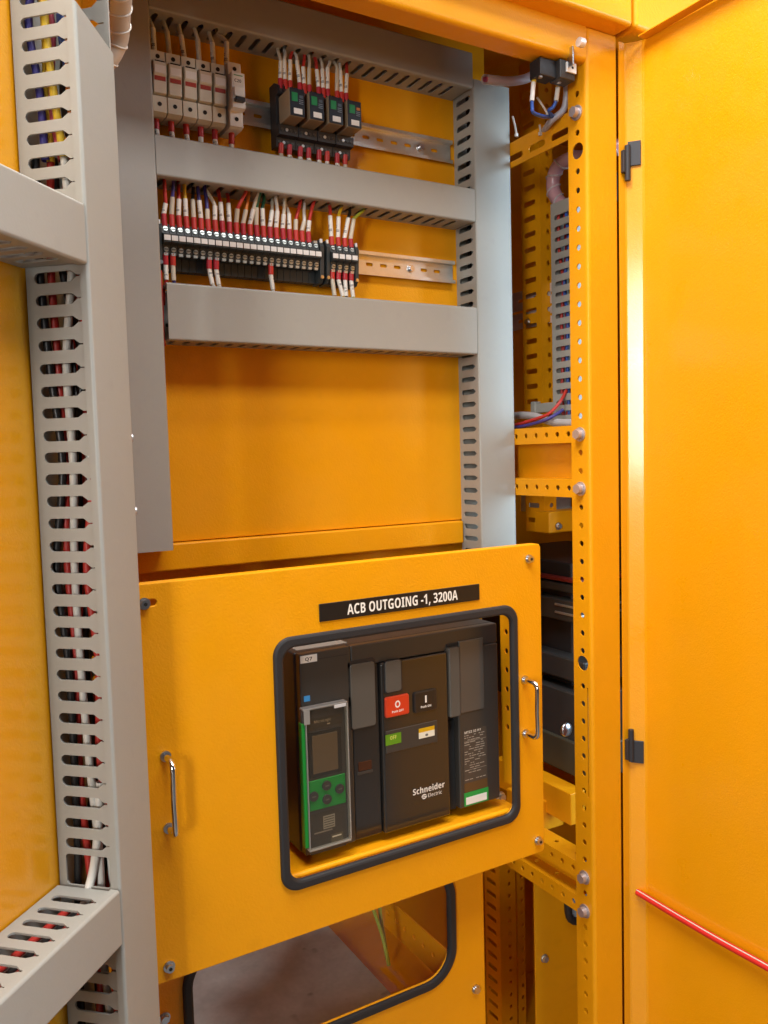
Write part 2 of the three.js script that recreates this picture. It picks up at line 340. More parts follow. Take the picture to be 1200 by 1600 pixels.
// ================================================================ hinged door on the left with its own trunking
const TH = 44.24 * Math.PI / 180, Q = 0.169, HD = 0.0635;
const doorL = T('cabinet_door', 'orange cabinet door swung wide open carrying grey trunking', 'cabinet door', null);
const uDir = V(-Math.sin(TH), 0, Math.cos(TH)), nDir = V(Math.cos(TH), 0, Math.sin(TH));
const atDoor = (u, y, h) => uDir.clone().multiplyScalar(u).addScaledVector(nDir, Q - HD + h).setY(y); // u from the eye's foot, h above the door skin
{
  doorL.position.copy(atDoor(-0.158, FLOOR + 0.08, -0.002)); doorL.rotation.y = Math.PI / 2 - TH; // local z = normal, local x = -u
  const H2 = 1.93;
  M('skin', slab(-0.75, 0, 0, H2, -0.002, 0, 0.0009), doorMat, doorL);
  M('edge_return', slab(-0.003, -0.001, 0, H2, -0.0, 0.018, 0.0009), doorMat, doorL);
  M('stiffener', slab(-0.245, -0.22, 0.05, H2 - 0.05, 0.0005, 0.007, 0.003), doorMat, doorL);
}
function onDoor(t, u, y, horizontal) {
  t.position.copy(atDoor(u, y, 0));
  const X = uDir.clone().negate(), Y = V(0, 1, 0), Z = nDir.clone();
  const m = horizontal ? new THREE.Matrix4().makeBasis(Y.clone(), uDir.clone(), Z) : new THREE.Matrix4().makeBasis(X, Y, Z);
  t.quaternion.setFromRotationMatrix(m);
  return t;
}
const onLid = (x, y) => { const d = ray(x, y); return along(d, (Q - nDir.dot(EYE)) / nDir.dot(d)); };
const VW = 0.056, yDoor0 = -0.86, lidNear = onLid(124, 8).y - yDoor0, lidFar = onLid(168, 78).y - yDoor0;
const vdoor = trunking('long upright grey trunking on the open door, red and black wires inside', 1.62, VW, HD, { first: 0.0045, slotW: 0.0096, skip: [[0.4635 + 0.0005, 0.494]], lid1: lidNear, mitre: (lidNear - lidFar) / VW });
onDoor(vdoor, -0.042 - VW / 2, yDoor0, false);
const b1 = trunking('level grey trunking branching off the door upright at eye level', 0.5, 0.049, HD, { first: 0.02, slotW: 0.0096 });
onDoor(b1, -0.0385, 0.1985, true);
const b2 = trunking('level grey trunking branching off the door upright near its foot', 0.5, 0.05, HD, { first: 0.02, slotW: 0.0096 });
onDoor(b2, -0.0385, -0.421, true);

// ================================================================ open door on the right
const doorR = T('cabinet_door', 'bright orange cabinet door standing square to the cabinet on two dark hinges', 'cabinet door', null);
{
  const p = new THREE.Shape(), x1 = 0.961, z0 = 0.037; // (x, -z): hinge-side return, bend, skin
  p.moveTo(0.9327, z0); p.lineTo(0.9435, z0); p.lineTo(0.9458, z0 - 0.0012); p.lineTo(0.9597, z0 - 0.0179); p.lineTo(x1, z0 - 0.0214); p.lineTo(x1 + 0.009, -0.74); p.lineTo(x1 + 0.011, -0.74); p.lineTo(x1 + 0.002, z0 - 0.0204); p.lineTo(0.961, z0 - 0.0164); p.lineTo(0.947, z0 + 0.0005); p.lineTo(0.9442, z0 + 0.002); p.lineTo(0.9327, z0 + 0.002); p.closePath();
  M('skin', new THREE.ExtrudeGeometry(p, { depth: 0.588 + 1.27, bevelEnabled: false, curveSegments: 8 }).rotateX(-Math.PI / 2).translate(0, -1.27, 0), doorMat, doorR);
  M('top_return', slab(0.944, 0.961, 0.586, 0.588, -0.012, 0.73, 0.0008), doorMat, doorR);
  M('bottom_return', slab(0.944, 0.961, -1.27, -1.268, -0.012, 0.73, 0.0008), doorMat, doorR);
  const hingeMat = mat([0.035, 0.035, 0.04], 0.5, { metalness: 0.3 });
  for (const [y, k] of [[0.42, 1], [-0.462, -1]]) {
    const h = new THREE.Group(); h.name = 'hinge'; doorR.add(h); h.position.set(0, y, 0);
    M('frame_leaf', slab(0.9345, 0.9425, -0.018, 0.014, -0.0368, -0.031, 0.001), hingeMat, h);
    M('door_leaf', box(0.0185, 0.035, 0.003, 0, 0, 0, 0.0008).rotateY(-0.871).translate(0.9515, 0.0015 + 0.008 * k, -0.0266), hingeMat, h);
    M('knuckle', cyl(0.0042, 0.05, 0.943, -0.004 * k, -0.0315), hingeMat, h);
  }
  based(doorR);
}
{ // red cable along the right door
  const a = ox(996, 1394, 0.951), b = ox(1200, 1512, 0.952), d = b.clone().sub(a);
  const t = T('red_cable', 'straight red cable with a white stripe lying across the open door', 'cable');
  M('insulation', tube([a, a.clone().addScaledVector(d, 0.33).add(V(0, -0.0015, 0)), a.clone().addScaledVector(d, 0.66).add(V(0, -0.0018, 0)), b, b.clone().addScaledVector(d, 0.6)], 0.005, 24, 12), mat([0.6, 0.02, 0.015], 0.5), t);
  M('stripe', tube([0, 0.33, 0.66, 1, 1.6].map((k, i) => a.clone().addScaledVector(d, k).add(V(-0.0022, 0.0043 - [0, 0.0015, 0.0018, 0, 0][i], 0))), 0.0009, 24, 6), creamDark, t);
  based(t);
}

// ================================================================ breaker panel
const panel = T('breaker_panel', 'orange panel with a gasketed window around the large breaker', 'front panel');
{
  const x0 = 0.183, x1 = 0.739, y0 = -0.557, y1 = -0.1265;
  const s = rrect(x0, x1, y0, y1, 0.006), win = rrect(0.3565, 0.6855, -0.4895, -0.2155, 0.018, THREE.Path);
  s.holes.push(win);
  s.holes.push(rrect(0.199, 0.219, -0.1505, -0.1435, 0.0034, THREE.Path));
  M('sheet', extr(s, 0.003, 0.0012, 10).translate(0, 0, -0.003), paintMat, panel);
  M('edge_return', slab(x0 + 0.0005, x1 - 0.0005, y1 - 0.003, y1 - 0.001, -0.02, -0.0025), paintMat, panel);
  M('edge_return', slab(x0 + 0.0005, x1 - 0.0005, y0 + 0.001, y0 + 0.003, -0.02, -0.0025), paintMat, panel);
  M('edge_return', slab(x1 - 0.0025, x1 - 0.0005, y0 + 0.003, y1 - 0.003, -0.02, -0.0025), paintMat, panel);
  const gs = rrect(0.3455, 0.6955, -0.5005, -0.2035, 0.022); gs.holes.push(rrect(0.357, 0.685, -0.489, -0.216, 0.016, THREE.Path));
  M('window_gasket', extr(gs, 0.009, 0.003, 12).translate(0, 0, -0.0045), rubber, panel);
  // window tray behind the opening
  M('window_tray', [slab(0.33, 0.71, -0.497, -0.495, -0.2, -0.006), cyl(0.004, 0.33, 0.521, -0.4905, -0.012, 'x', 12)], paintMat, panel);
  const handle = (x, yc, len) => {
    const z = 0.026, pts = [V(x, yc - len / 2, 0), V(x, yc - len / 2, z * 0.75), V(x + 0.0005, yc - len / 2 + 0.006, z), V(x, yc, z), V(x + 0.0005, yc + len / 2 - 0.006, z), V(x, yc + len / 2, z * 0.75), V(x, yc + len / 2, 0)];
    const h = new THREE.Group(); h.name = 'handle'; panel.add(h);
    M('grip', new THREE.TubeGeometry(new THREE.CatmullRomCurve3(pts, false, 'catmullrom', 0.25), 60, 0.0036, 12), chrome, h);
    for (const k of [-1, 1]) M('foot', cyl(0.0058, 0.002, x, yc + k * len / 2, 0.0012, 'z', 16), steel, h);
  };
  handle(0.2205, -0.35, 0.078); handle(0.7075, -0.346, 0.074);
  for (const [x, y] of [[0.206, -0.147], [0.718, -0.1455], [0.727, -0.5385], [0.214, -0.54]]) {
    const b = new THREE.Group(); b.name = 'captive_screw'; panel.add(b); b.position.set(x, y, 0);
    M('washer', cyl(0.0062, 0.0014, 0, 0, 0.001, 'z', 20), steel, b);
    M('head', cyl(0.0043, 0.0052, 0, 0, 0.004, 'z', 18), steel, b); M('socket', cyl(0.0021, 0.0006, 0, 0, 0.0067, 'z', 6), darkHole, b);
  }
  // nameplate
  const np = new THREE.Group(); np.name = 'nameplate'; np.userData.label = 'black nameplate reading ACB OUTGOING -1, 3200A'; panel.add(np);
  M('plate', slab(0.4045, 0.634, -0.1915, -0.1705, 0.0001, 0.0019, 0.0006), mat([0.022, 0.018, 0.015], 0.3), np);
  const tx = canvasTex(1024, 96, (g, w, h) => { g.fillStyle = '#1d1814'; g.fillRect(0, 0, w, h); g.fillStyle = '#efe9dd'; g.font = 'bold 84px sans-serif'; g.save(); g.translate(158, 78); g.scale(0.7, 1); g.fillText('ACB OUTGOING -1, 3200A', 0, 0); g.restore(); });
  M('lettering', new THREE.PlaneGeometry(0.228, 0.0195).translate(0.5192, -0.181, 0.0022), mat([1, 1, 1], 0.4, { map: tx }), np);
  based(panel);
}
// lower panel with a glazed window
const lower = T('lower_panel', 'orange panel with a rounded clear window below the breaker panel', 'front panel');
{
  const z = -0.06, x0 = 0.183, x1 = 0.677, y0 = -1.0, y1 = -0.53;
  const s = rrect(x0, x1, y0, y1, 0.006); s.holes.push(rrect(0.2535, 0.615, -0.722, -0.575, 0.04, THREE.Path));
  M('sheet', extr(s, 0.003, 0.0012, 14).translate(0, 0, z - 0.003), paintMat, lower);
  const gs = rrect(0.243, 0.6265, -0.735, -0.563, 0.05); gs.holes.push(rrect(0.2545, 0.6145, -0.7235, -0.5745, 0.04, THREE.Path));
  M('window_gasket', extr(gs, 0.01, 0.003, 16).translate(0, 0, z - 0.0045), rubber, lower);
  M('window_pane', new THREE.ShapeGeometry(rrect(0.254, 0.615, -0.724, -0.574, 0.04)).translate(0, 0, z - 0.002), pane, lower);
  for (const [px, py] of [[743, 1545], [257, 1590]]) { const q = oz(px, py, z); bolt(lower, V(q.x, q.y, z), 'z', 0.0065, steel, 'screw'); }
  based(lower);
}
// things seen through the lower window
{
  const t = T('bottom_plate', 'dusty grey metal plate lying behind the lower window', 'metal plate');
  const s = new THREE.Shape(); s.moveTo(0.2, 0.1); s.lineTo(0.57, 0.1); s.lineTo(0.57, 0.42); s.lineTo(0.2, 0.42); s.closePath();
  M('sheet', new THREE.ExtrudeGeometry(s, { depth: 0.003, bevelEnabled: false }).rotateX(-Math.PI / 2).translate(0, -0.79, 0), mat([1, 1, 1], 0.45, { metric: true, metalness: 0.2, map: mottle([0.6, 0.58, 0.57], 0.28, 0.3, 0.5) }), t);
  based(t);
  CB('compartment_floor', slab(0.19, 0.66, -0.805, -0.795, -0.6, -0.09));
  { const hs = []; for (let z = -0.13; z > -0.5; z -= 0.0272) hs.push(circ(z, -0.762, 0.0042)); M('perforated_rail', strip('r', -0.79, -0.735, -0.52, -0.11, hs, 0.652), paintMat, cab); }
  const e = T('earth_wire', 'yellow-green earth wire hanging behind the lower window', 'wire');
  M('insulation', tube([oz(570, 1385, -0.2), oz(585, 1425, -0.2), oz(598, 1465, -0.2), oz(607, 1508, -0.2)], 0.0028, 20, 8), WIRE.lime, e); M('second_strand', tube([oz(592, 1380, -0.21), oz(594, 1425, -0.21), oz(600, 1465, -0.21), oz(608, 1508, -0.2)], 0.0028, 20, 8), WIRE.lime, e); based(e);
}

// ================================================================ air circuit breaker
const ZA = -0.035;
const acb = T('circuit_breaker', 'large charcoal air circuit breaker inside the gasketed window', 'circuit breaker');
{
  const A = (name, g, m, label, parent = acb) => M(name, g, m, parent, null, label);
  const R = (x0, y0, x1, y1, z = ZA) => { const a = oz(x0, y0, z), b = oz(x1, y1, z); return [a.x, b.x, b.y, a.y]; };
  const rs = (q, z0, z1, r = 0.001) => slab(q[0], q[1], q[2], q[3], z0, z1, r);
  const x0 = 0.3935, x1 = 0.6905, y0 = -0.4835, y1 = -0.2355;
  A('housing', slab(x0 - 0.002, x1 + 0.001, y0, y1, -0.2, ZA - 0.012, 0.003), blackPlastic);
  A('top_label', slab(x0 + 0.006, x0 + 0.075, y1 - 0.001, y1 + 0.0006, ZA - 0.04, ZA - 0.02), mat([0.25, 0.24, 0.22], 0.5));
  // fascia of three raised fields
  A('left_fascia', slab(x0, 0.4625, y0, y1, ZA - 0.013, ZA, 0.002), charcoal2);
  A('header_fascia', slab(0.4632, x1, -0.262, y1, ZA - 0.013, ZA - 0.001, 0.002), charcoal2);
  A('column_fascia', slab(0.4632, 0.502, y0, -0.2625, ZA - 0.013, ZA - 0.002, 0.002), glossy);
  A('centre_fascia', slab(0.5025, 0.6045, y0, -0.2625, ZA - 0.013, ZA + 0.0035, 0.003), glossy);
  A('right_fascia', slab(0.6225, x1, y0 + 0.002, -0.2625, ZA - 0.013, ZA, 0.002), charcoal2);
  A('racking_slot', slab(0.605, 0.622, y0, -0.36, ZA - 0.0135, ZA - 0.01), darkHole);
  // charging handle and its bay
  A('charging_handle', slab(0.606, 0.6235, -0.3515, -0.2575, ZA - 0.008, ZA + 0.005, 0.002), greyKey);
  A('handle_notch', slab(0.6055, 0.624, -0.257, -0.253, ZA - 0.004, ZA + 0.0006), darkHole);
  A('handle_bay', slab(0.6245, 0.665, -0.35, -0.2515, ZA - 0.001, ZA + 0.0016, 0.0015), mat([0.075, 0.072, 0.066], 0.35, { clearcoat: 0.5 }));
  // cover keys
  const kr = (p, r = 0.004) => { const q = rrect(p[0], p[1], p[2], p[3], r); return q; };
  const k1 = R(546, 1039, 587, 1132), k2 = R(598, 1033, 624, 1077);
  A('key_frame', extr(kr([k1[0] - 0.0035, k1[1] + 0.002, k1[2] - 0.0015, k1[3] + 0.0045]), 0.003, 0.001).translate(0, 0, ZA - 0.003), blackPlastic);
  A('key_cover', extr(kr(k1), 0.004, 0.001).translate(0, 0, ZA - 0.002), greyKey);
  A('key_frame', extr(kr([k2[0] - 0.001, k2[1] + 0.002, k2[2] - 0.0015, k2[3] + 0.0005]), 0.0025, 0.0008).translate(0, 0, ZA + 0.0025), blackPlastic);
  A('key_cover', extr(kr(k2), 0.003, 0.001).translate(0, 0, ZA + 0.0032), greyKey);
  // push buttons
  const btn = (q, m, bg, sign, word, name) => {
    A(name, extr(kr(q, 0.003), 0.005, 0.0012).translate(0, 0, ZA + 0.0015), m);
    const w = q[1] - q[0], h = q[3] - q[2];
    const t = canvasTex(256, 192, (g, W, H) => { g.fillStyle = bg; g.fillRect(0, 0, W, H); g.fillStyle = '#f4efe6'; g.strokeStyle = '#f4efe6'; if (sign === 'O') { g.lineWidth = 15; g.beginPath(); g.ellipse(128, 74, 25, 31, 0, 0, 7); g.stroke(); } else g.fillRect(117, 34, 22, 76); g.font = 'bold 34px sans-serif'; g.textAlign = 'center'; g.fillText(word, 128, 162); });
    M('print', new THREE.PlaneGeometry(w * 0.86, h * 0.86).translate((q[0] + q[1]) / 2, (q[2] + q[3]) / 2, ZA + 0.0067), mat([1, 1, 1], 0.35, { map: t }), acb.children[acb.children.length - 1]);
  };
  btn(R(598, 1089, 636, 1113), mat([0.62, 0.055, 0.02], 0.35), '#d8401f', 'O', 'Push OFF', 'off_button');
  btn(R(643, 1081, 679, 1106), mat([0.03, 0.024, 0.02], 0.35), '#2c241e', 'I', 'Push ON', 'on_button');
  // indicators
  const iw = R(600, 1149, 681, 1153); iw[3] += 0.006; iw[2] -= 0.004;
  A('indicator_frame', rs([iw[0], iw[1], iw[2], iw[3]], ZA + 0.0025, ZA + 0.0045, 0.0008), charcoal2);
  const flag = (x0_, y0_, x1_, y1_, draw, name) => { const q = R(x0_, y0_, x1_, y1_, ZA + 0.0048); const t = canvasTex(128, 64, draw); A(name, new THREE.PlaneGeometry(q[1] - q[0], q[3] - q[2]).translate((q[0] + q[1]) / 2, (q[2] + q[3]) / 2, ZA + 0.005), mat([1, 1, 1], 0.3, { map: t })); };
  flag(602, 1149, 627, 1160, (g) => { g.fillStyle = '#5f9020'; g.fillRect(0, 0, 128, 64); g.fillStyle = '#c9cf5e'; g.font = 'bold 30px sans-serif'; g.textAlign = 'center'; g.fillText('OFF', 64, 34); }, 'state_flag');
  flag(654, 1139, 679, 1149, (g) => { g.fillStyle = '#d8a818'; g.fillRect(0, 0, 128, 26); g.fillStyle = '#e8e2cc'; g.fillRect(0, 26, 128, 40); g.fillStyle = '#6a6a6a'; g.beginPath(); g.ellipse(64, 48, 12, 8, 0, 0, 7); g.fill(); }, 'spring_flag');
  // small parts of the column
  const cw = R(560, 1192, 581, 1201, ZA - 0.001);
  A('counter_window', rs(cw, ZA - 0.0025, ZA - 0.0008, 0.0004), mat([0.06, 0.02, 0.008], 0.2));
  A('counter_frame', rs([cw[0] - 0.0015, cw[1] + 0.0015, cw[2] - 0.0045, cw[2] - 0.001], ZA - 0.0025, ZA - 0.001, 0.0004), charcoal2);
  // clear shield over the centre
  const sh = rrect(0.4665, 0.604, y0 + 0.001, -0.264, 0.004);
  // maker's lettering
  const lg = R(628, 1250, 682, 1274, ZA + 0.004);
  const lt = canvasTex(512, 256, (g) => { g.fillStyle = '#000'; g.fillRect(0, 0, 512, 256); g.fillStyle = '#fff'; g.font = 'bold 112px sans-serif'; g.save(); g.translate(6, 118); g.scale(0.88, 1); g.fillText('Schneider', 0, 0); g.restore(); g.font = '66px sans-serif'; g.fillText('Electric', 222, 196); g.beginPath(); g.ellipse(172, 172, 38, 34, 0, 0, 7); g.fill(); g.fillStyle = '#000'; g.fillRect(150, 158, 60, 10); g.fillRect(136, 180, 50, 9); });
  lt.colorSpace = THREE.NoColorSpace; const lgm = mat([0.75, 0.72, 0.66], 0.4, { alphaMap: lt, transparent: true });
  A('lettering', new THREE.PlaneGeometry(0.0545, 0.0255).translate(0.5715, -0.4435, ZA + 0.0039), lgm);
  // sticker, blue mark
  A('sticker', slab(0.3945, 0.4165, -0.2465, -0.2375, ZA, ZA + 0.0006), paper);
  A('sticker_print', new THREE.PlaneGeometry(0.018, 0.007).translate(0.4055, -0.242, ZA + 0.0009), mat([1, 1, 1], 0.5, { map: canvasTex(128, 64, (g) => { g.fillStyle = '#e4e0d6'; g.fillRect(0, 0, 128, 64); g.fillStyle = '#2a2826'; g.font = 'bold 54px sans-serif'; g.fillText('Q7', 26, 52); }) }));
  A('blue_mark', slab(0.3975, 0.4055, -0.2935, -0.2865, ZA, ZA + 0.0007, 0.0003), mat([0.05, 0.28, 0.62], 0.4));
  A('groove', slab(0.418, 0.458, -0.2445, -0.2438, ZA - 0.001, ZA + 0.0002), blackPlastic);
  // rating label
  const rl = canvasTex(256, 640, (g, W, H) => {
    g.fillStyle = '#4c4238'; g.fillRect(0, 0, W, H); g.fillStyle = '#d8cfc0'; g.font = 'bold 34px sans-serif'; g.fillText('MTZ2 32 H1', 10, 36); g.fillStyle = '#a89c8c';
    let q = 3; const rn = () => (q = (q * 16807) % 2147483647) / 2147483647;
    for (let y = 62; y < 540; y += 24) { if (y > 430 && y < 500) { if (rn() < 0.5) continue; } let x = 10; g.font = '17px sans-serif'; while (x < 215) { const w = 14 + rn() * 44; if (rn() < 0.62) g.fillRect(x, y - 9, Math.min(w, 240 - x), 7); x += w + 8; } }
    g.fillRect(8, 116, 240, 3); g.fillRect(8, 412, 240, 3); g.fillStyle = '#5d4326'; g.fillRect(0, 545, W, 95);
  });
  const rq = [0.6295, 0.6685, -0.4605, -0.3745];
  A('rating_label', new THREE.PlaneGeometry(rq[1] - rq[0], rq[3] - rq[2]).translate((rq[0] + rq[1]) / 2, (rq[2] + rq[3]) / 2, ZA + 0.0005), mat([1, 1, 1], 0.45, { map: rl }));
  A('green_sticker', slab(0.629, 0.6695, -0.4795, -0.461, ZA, ZA + 0.0008), mat([0.02, 0.3, 0.05], 0.45));
  A('white_field', slab(0.6315, 0.6665, -0.4775, -0.4675, ZA + 0.0002, ZA + 0.0012), paper);
  // trip unit with clear cover
  const tu = new THREE.Group(); tu.name = 'trip_unit'; acb.add(tu);
  const tx0 = oz(475, 1210, ZA + 0.01).x, tx1 = oz(547, 1210, ZA + 0.0128).x - 0.0018, ty0 = oz(490, 1331, ZA + 0.0128).y + 0.002, ty1 = oz(500, 1104, ZA + 0.0128).y - 0.002;
  A('body', slab(tx0, tx1, ty0, ty1, ZA - 0.001, ZA + 0.008, 0.002), mat([0.06, 0.05, 0.042], 0.4), null, tu);
  A('green_edge', slab(tx0 - 0.0012, tx0 + 0.0035, ty0 + 0.003, ty1 - 0.016, ZA + 0.0005, ZA + 0.0105, 0.001), mat([0.01, 0.24, 0.03], 0.35), null, tu);
  A('screen_bezel', slab(tx0 + 0.008, tx1 - 0.006, -0.386, -0.329, ZA + 0.0072, ZA + 0.0088, 0.001), mat([0.035, 0.03, 0.026], 0.3), null, tu);
  A('screen', slab(tx0 + 0.0125, tx1 - 0.012, -0.381, -0.334, ZA + 0.0076, ZA + 0.0092, 0.0005), mat([0.13, 0.09, 0.055], 0.35), null, tu);
  A('keypad', slab(tx0 + 0.003, tx1 - 0.003, -0.4255, -0.3885, ZA + 0.0072, ZA + 0.0093, 0.001), mat([0.015, 0.25, 0.04], 0.45), null, tu);
  for (const [dx, dy] of [[0.0115, 0], [0.029, 0.0095], [0.029, -0.0075], [0.0465, 0.0015]]) A('button', cyl(0.0058, 0.003, tx0 + dx, -0.407 + dy, ZA + 0.0104, 'z', 22, 0.0058), mat([0.05, 0.045, 0.045], 0.5), null, tu);
  for (const [dx, dy] of [[0.0115, 0], [0.029, 0.0095], [0.029, -0.0075], [0.0465, 0.0015]]) A('button_mark', box(0.005, 0.0014, 0.0004, tx0 + dx, -0.407 + dy, ZA + 0.0121), greyKey, null, tu);
  const tt = canvasTex(256, 256, (g) => { g.fillStyle = '#40382f'; g.fillRect(0, 0, 256, 256); g.fillStyle = '#8f8778'; g.fillRect(96, 30, 84, 84); g.fillStyle = '#40382f'; for (let i = 0; i < 5; i++) g.fillRect(102, 40 + i * 15, 72, 5); g.fillStyle = '#7d7568'; g.fillRect(30, 122, 130, 9); g.fillStyle = '#57503f'; g.fillRect(150, 160, 86, 62); g.fillStyle = '#cfc8b8'; g.fillRect(158, 172, 66, 9); g.fillStyle = '#5c5548'; g.fillRect(16, 226, 90, 12); });
  A('lower_print', new THREE.PlaneGeometry(0.048, 0.05).translate((tx0 + tx1) / 2 + 0.0008, -0.4545, ZA + 0.0084), mat([1, 1, 1], 0.5, { map: tt }), null, tu);
  const th = canvasTex(256, 64, (g) => { g.fillStyle = '#40382f'; g.fillRect(0, 0, 256, 64); g.fillStyle = '#a8977a'; g.font = '24px sans-serif'; g.fillText('MicroLogic', 60, 30); g.fillRect(150, 44, 20, 8); });
  A('upper_print', new THREE.PlaneGeometry(0.05, 0.0125).translate((tx0 + tx1) / 2, -0.3195, ZA + 0.0084), mat([1, 1, 1], 0.5, { map: th }), null, tu);
  // clear cover: shell of five faces with rounded rim
  A('clear_cover', [slab(tx0 + 0.004, tx1 + 0.001, ty0 - 0.001, ty1 + 0.001, ZA + 0.012, ZA + 0.0128, 0.0004)], clearCase, null, tu);
  const rimMat = mat([0.62, 0.6, 0.56], 0.2, { transmission: 0.6, thickness: 0 });
  A('cover_rim', [slab(tx0 + 0.0005, tx1 + 0.0015, ty1 - 0.0005, ty1 + 0.0022, ZA + 0.002, ZA + 0.0128, 0.0008), slab(tx0 + 0.003, tx1 + 0.0015, ty0 - 0.002, ty0 + 0.0005, ZA + 0.002, ZA + 0.0128, 0.0008), slab(tx1, tx1 + 0.0018, ty0, ty1, ZA + 0.002, ZA + 0.0128, 0.0006), slab(tx0 + 0.0035, tx0 + 0.0045, ty0, ty1 - 0.016, ZA + 0.0085, ZA + 0.0128, 0.0003), slab(tx0 + 0.001, tx0 + 0.009, ty1 - 0.017, ty1, ZA + 0.012, ZA + 0.0132, 0.0008)], rimMat, null, tu);
  A('seal_tag', slab(tx1 - 0.017, tx1 - 0.001, ty1 - 0.0035, ty1 + 0.0005, ZA + 0.0128, ZA + 0.0136, 0.0003), mat([0.6, 0.6, 0.6], 0.3), null, tu);
  based(acb);
}
// perforated bracket beside the breaker
{
  const hs = []; for (let y = -0.225; y > -0.41; y -= 0.0272) hs.push(circ(-0.0455, y, 0.0042));
  M('breaker_bracket', strip('b', -0.47, -0.19, -0.058, -0.033, hs, 0.7135), paintMat, cab);
  for (const [x, y] of [[0.7215, -0.489]]) bolt(cab, V(0.71, -0.4935, -0.06), 'z', 0.0075, zinc);
}

// ================================================================ mounting rails
function rail(label, yc, x0, x1, screwX) {
  const t = T('mounting_rail', label, 'mounting rail', null, [x0, yc, ZP]);
  const L = x1 - x0, s = new THREE.Shape(); s.moveTo(0, -0.0125); s.lineTo(L, -0.0125); s.lineTo(L, 0.0125); s.lineTo(0, 0.0125); s.closePath();
  for (let x = 0.012; x < L - 0.008; x += 0.025) s.holes.push(rrect(x - 0.0062, x + 0.0062, -0.0026, 0.0026, 0.0025, THREE.Path));
  M('channel', extr(s, 0.0013).translate(0, 0, 0.0022), zinc, t);
  for (const k of [-1, 1]) { M('web', box(L, 0.0013, 0.0075, L / 2, k * 0.0131, 0.0065), zinc, t); M('flange', box(L, 0.0048, 0.0013, L / 2, k * 0.0154, 0.0104, 0), zinc, t); }
  for (const sx of screwX) { const b = bolt(t, V(sx - x0, 0, 0.0036), 'z', 0.0062, steel, 'screw'); }
  return t;
}
rail('slotted zinc mounting rail behind the fuse holders and relays', 0.4815, 0.3, 0.793, [0.735, 0.42]);
rail('slotted zinc mounting rail behind the terminal blocks', 0.2915, 0.3, 0.793, [0.712]);

// ================================================================ fuse holders and small breaker
const RY = 0.4815;
function fuseHolder(x, which) {
  const t = T('fuse_holder', 'cream fuse holder with a red window, ' + which, 'fuse holder', 'five fuse holders in a row on the upper rail', [x, RY, ZP + 0.011]);
  const W = 0.0186;
  const p = new THREE.Shape(); // (z, y)
  p.moveTo(0, -0.039); p.lineTo(0.03, -0.041); p.lineTo(0.039, -0.038); p.lineTo(0.039, -0.0185); p.lineTo(0.034, -0.0175); p.lineTo(0.034, 0.0225); p.lineTo(0.039, 0.0235); p.lineTo(0.039, 0.037); p.lineTo(0.032, 0.04); p.lineTo(0, 0.039); p.closePath();
  M('body', extr(p, W, 0.0006).rotateY(-Math.PI / 2).translate(W / 2, 0, 0), cream, t);
  const h = new THREE.Shape(); h.moveTo(0.034, -0.017); h.lineTo(0.0445, -0.0165); h.lineTo(0.0455, 0.003); h.lineTo(0.048, 0.005); h.lineTo(0.048, 0.0195); h.lineTo(0.044, 0.023); h.lineTo(0.034, 0.022); h.closePath();
  const lever = M('lever', extr(h, W - 0.0022, 0.0007).rotateY(-Math.PI / 2).translate(W / 2 - 0.0011, 0, 0), cream, t);
  M('window', box(W - 0.0046, 0.0052, 0.0012, 0, 0.0005, 0.0455), redPlastic, lever);
  M('tag', box(W - 0.005, 0.0092, 0.0008, 0, 0.011, 0.0482), paper, lever);
  M('catch', box(W - 0.006, 0.0014, 0.003, 0, 0.0208, 0.0462), darkHole, lever);
  for (const y of [0.0302, -0.0285]) M('screw_hole', cyl(0.0027, 0.0008, 0, y, 0.0392, 'z', 14), darkHole, t);
  return t;
}
const fuseX = [0.3095, 0.3293, 0.3491, 0.3689, 0.3887];
const WHICH = ['against the grey upright trunking', 'second from the grey upright trunking', 'in the middle of the five', 'second from the miniature breaker', 'touching the miniature breaker'];
fuseX.forEach((x, i) => fuseHolder(x, WHICH[i]));
{
  const x = 0.4105, W = 0.0182, t = T('miniature_breaker', 'white single pole miniature breaker with a dark toggle at the end of the fuse holders', 'miniature breaker', null, [x, RY, ZP + 0.011]);
  const p = new THREE.Shape(); p.moveTo(0, -0.042); p.lineTo(0.038, -0.043); p.lineTo(0.044, -0.041); p.lineTo(0.044, -0.022); p.lineTo(0.055, -0.021); p.lineTo(0.055, 0.024); p.lineTo(0.044, 0.025); p.lineTo(0.042, 0.042); p.lineTo(0, 0.041); p.closePath();
  const body = mat([0.76, 0.75, 0.71], 0.45);
  M('body', extr(p, W, 0.0007).rotateY(-Math.PI / 2).translate(W / 2, 0, 0), body, t);
  M('toggle', box(W - 0.005, 0.0055, 0.009, 0, -0.0115, 0.0575, 0.0012), mat([0.02, 0.025, 0.035], 0.4), t);
  M('rocker', box(W - 0.0045, 0.012, 0.004, 0, -0.001, 0.056, 0.001), body, t);
  const tt = canvasTex(128, 128, (g) => { g.fillStyle = '#dedbd2'; g.fillRect(0, 0, 128, 128); g.fillStyle = '#4c8a52'; g.fillRect(10, 8, 108, 12); g.fillStyle = '#3c3c3c'; g.font = 'bold 50px sans-serif'; g.fillText('C20', 14, 92); });
  M('print', new THREE.PlaneGeometry(0.0145, 0.0145).translate(0, 0.0148, 0.0553), mat([1, 1, 1], 0.45, { map: tt }), t);
  for (const y of [0.0335, -0.0315]) M('screw_hole', cyl(0.0027, 0.0008, 0, y, 0.0442 - (y > 0 ? 0.001 : 0), 'z', 14), darkHole, t);
}
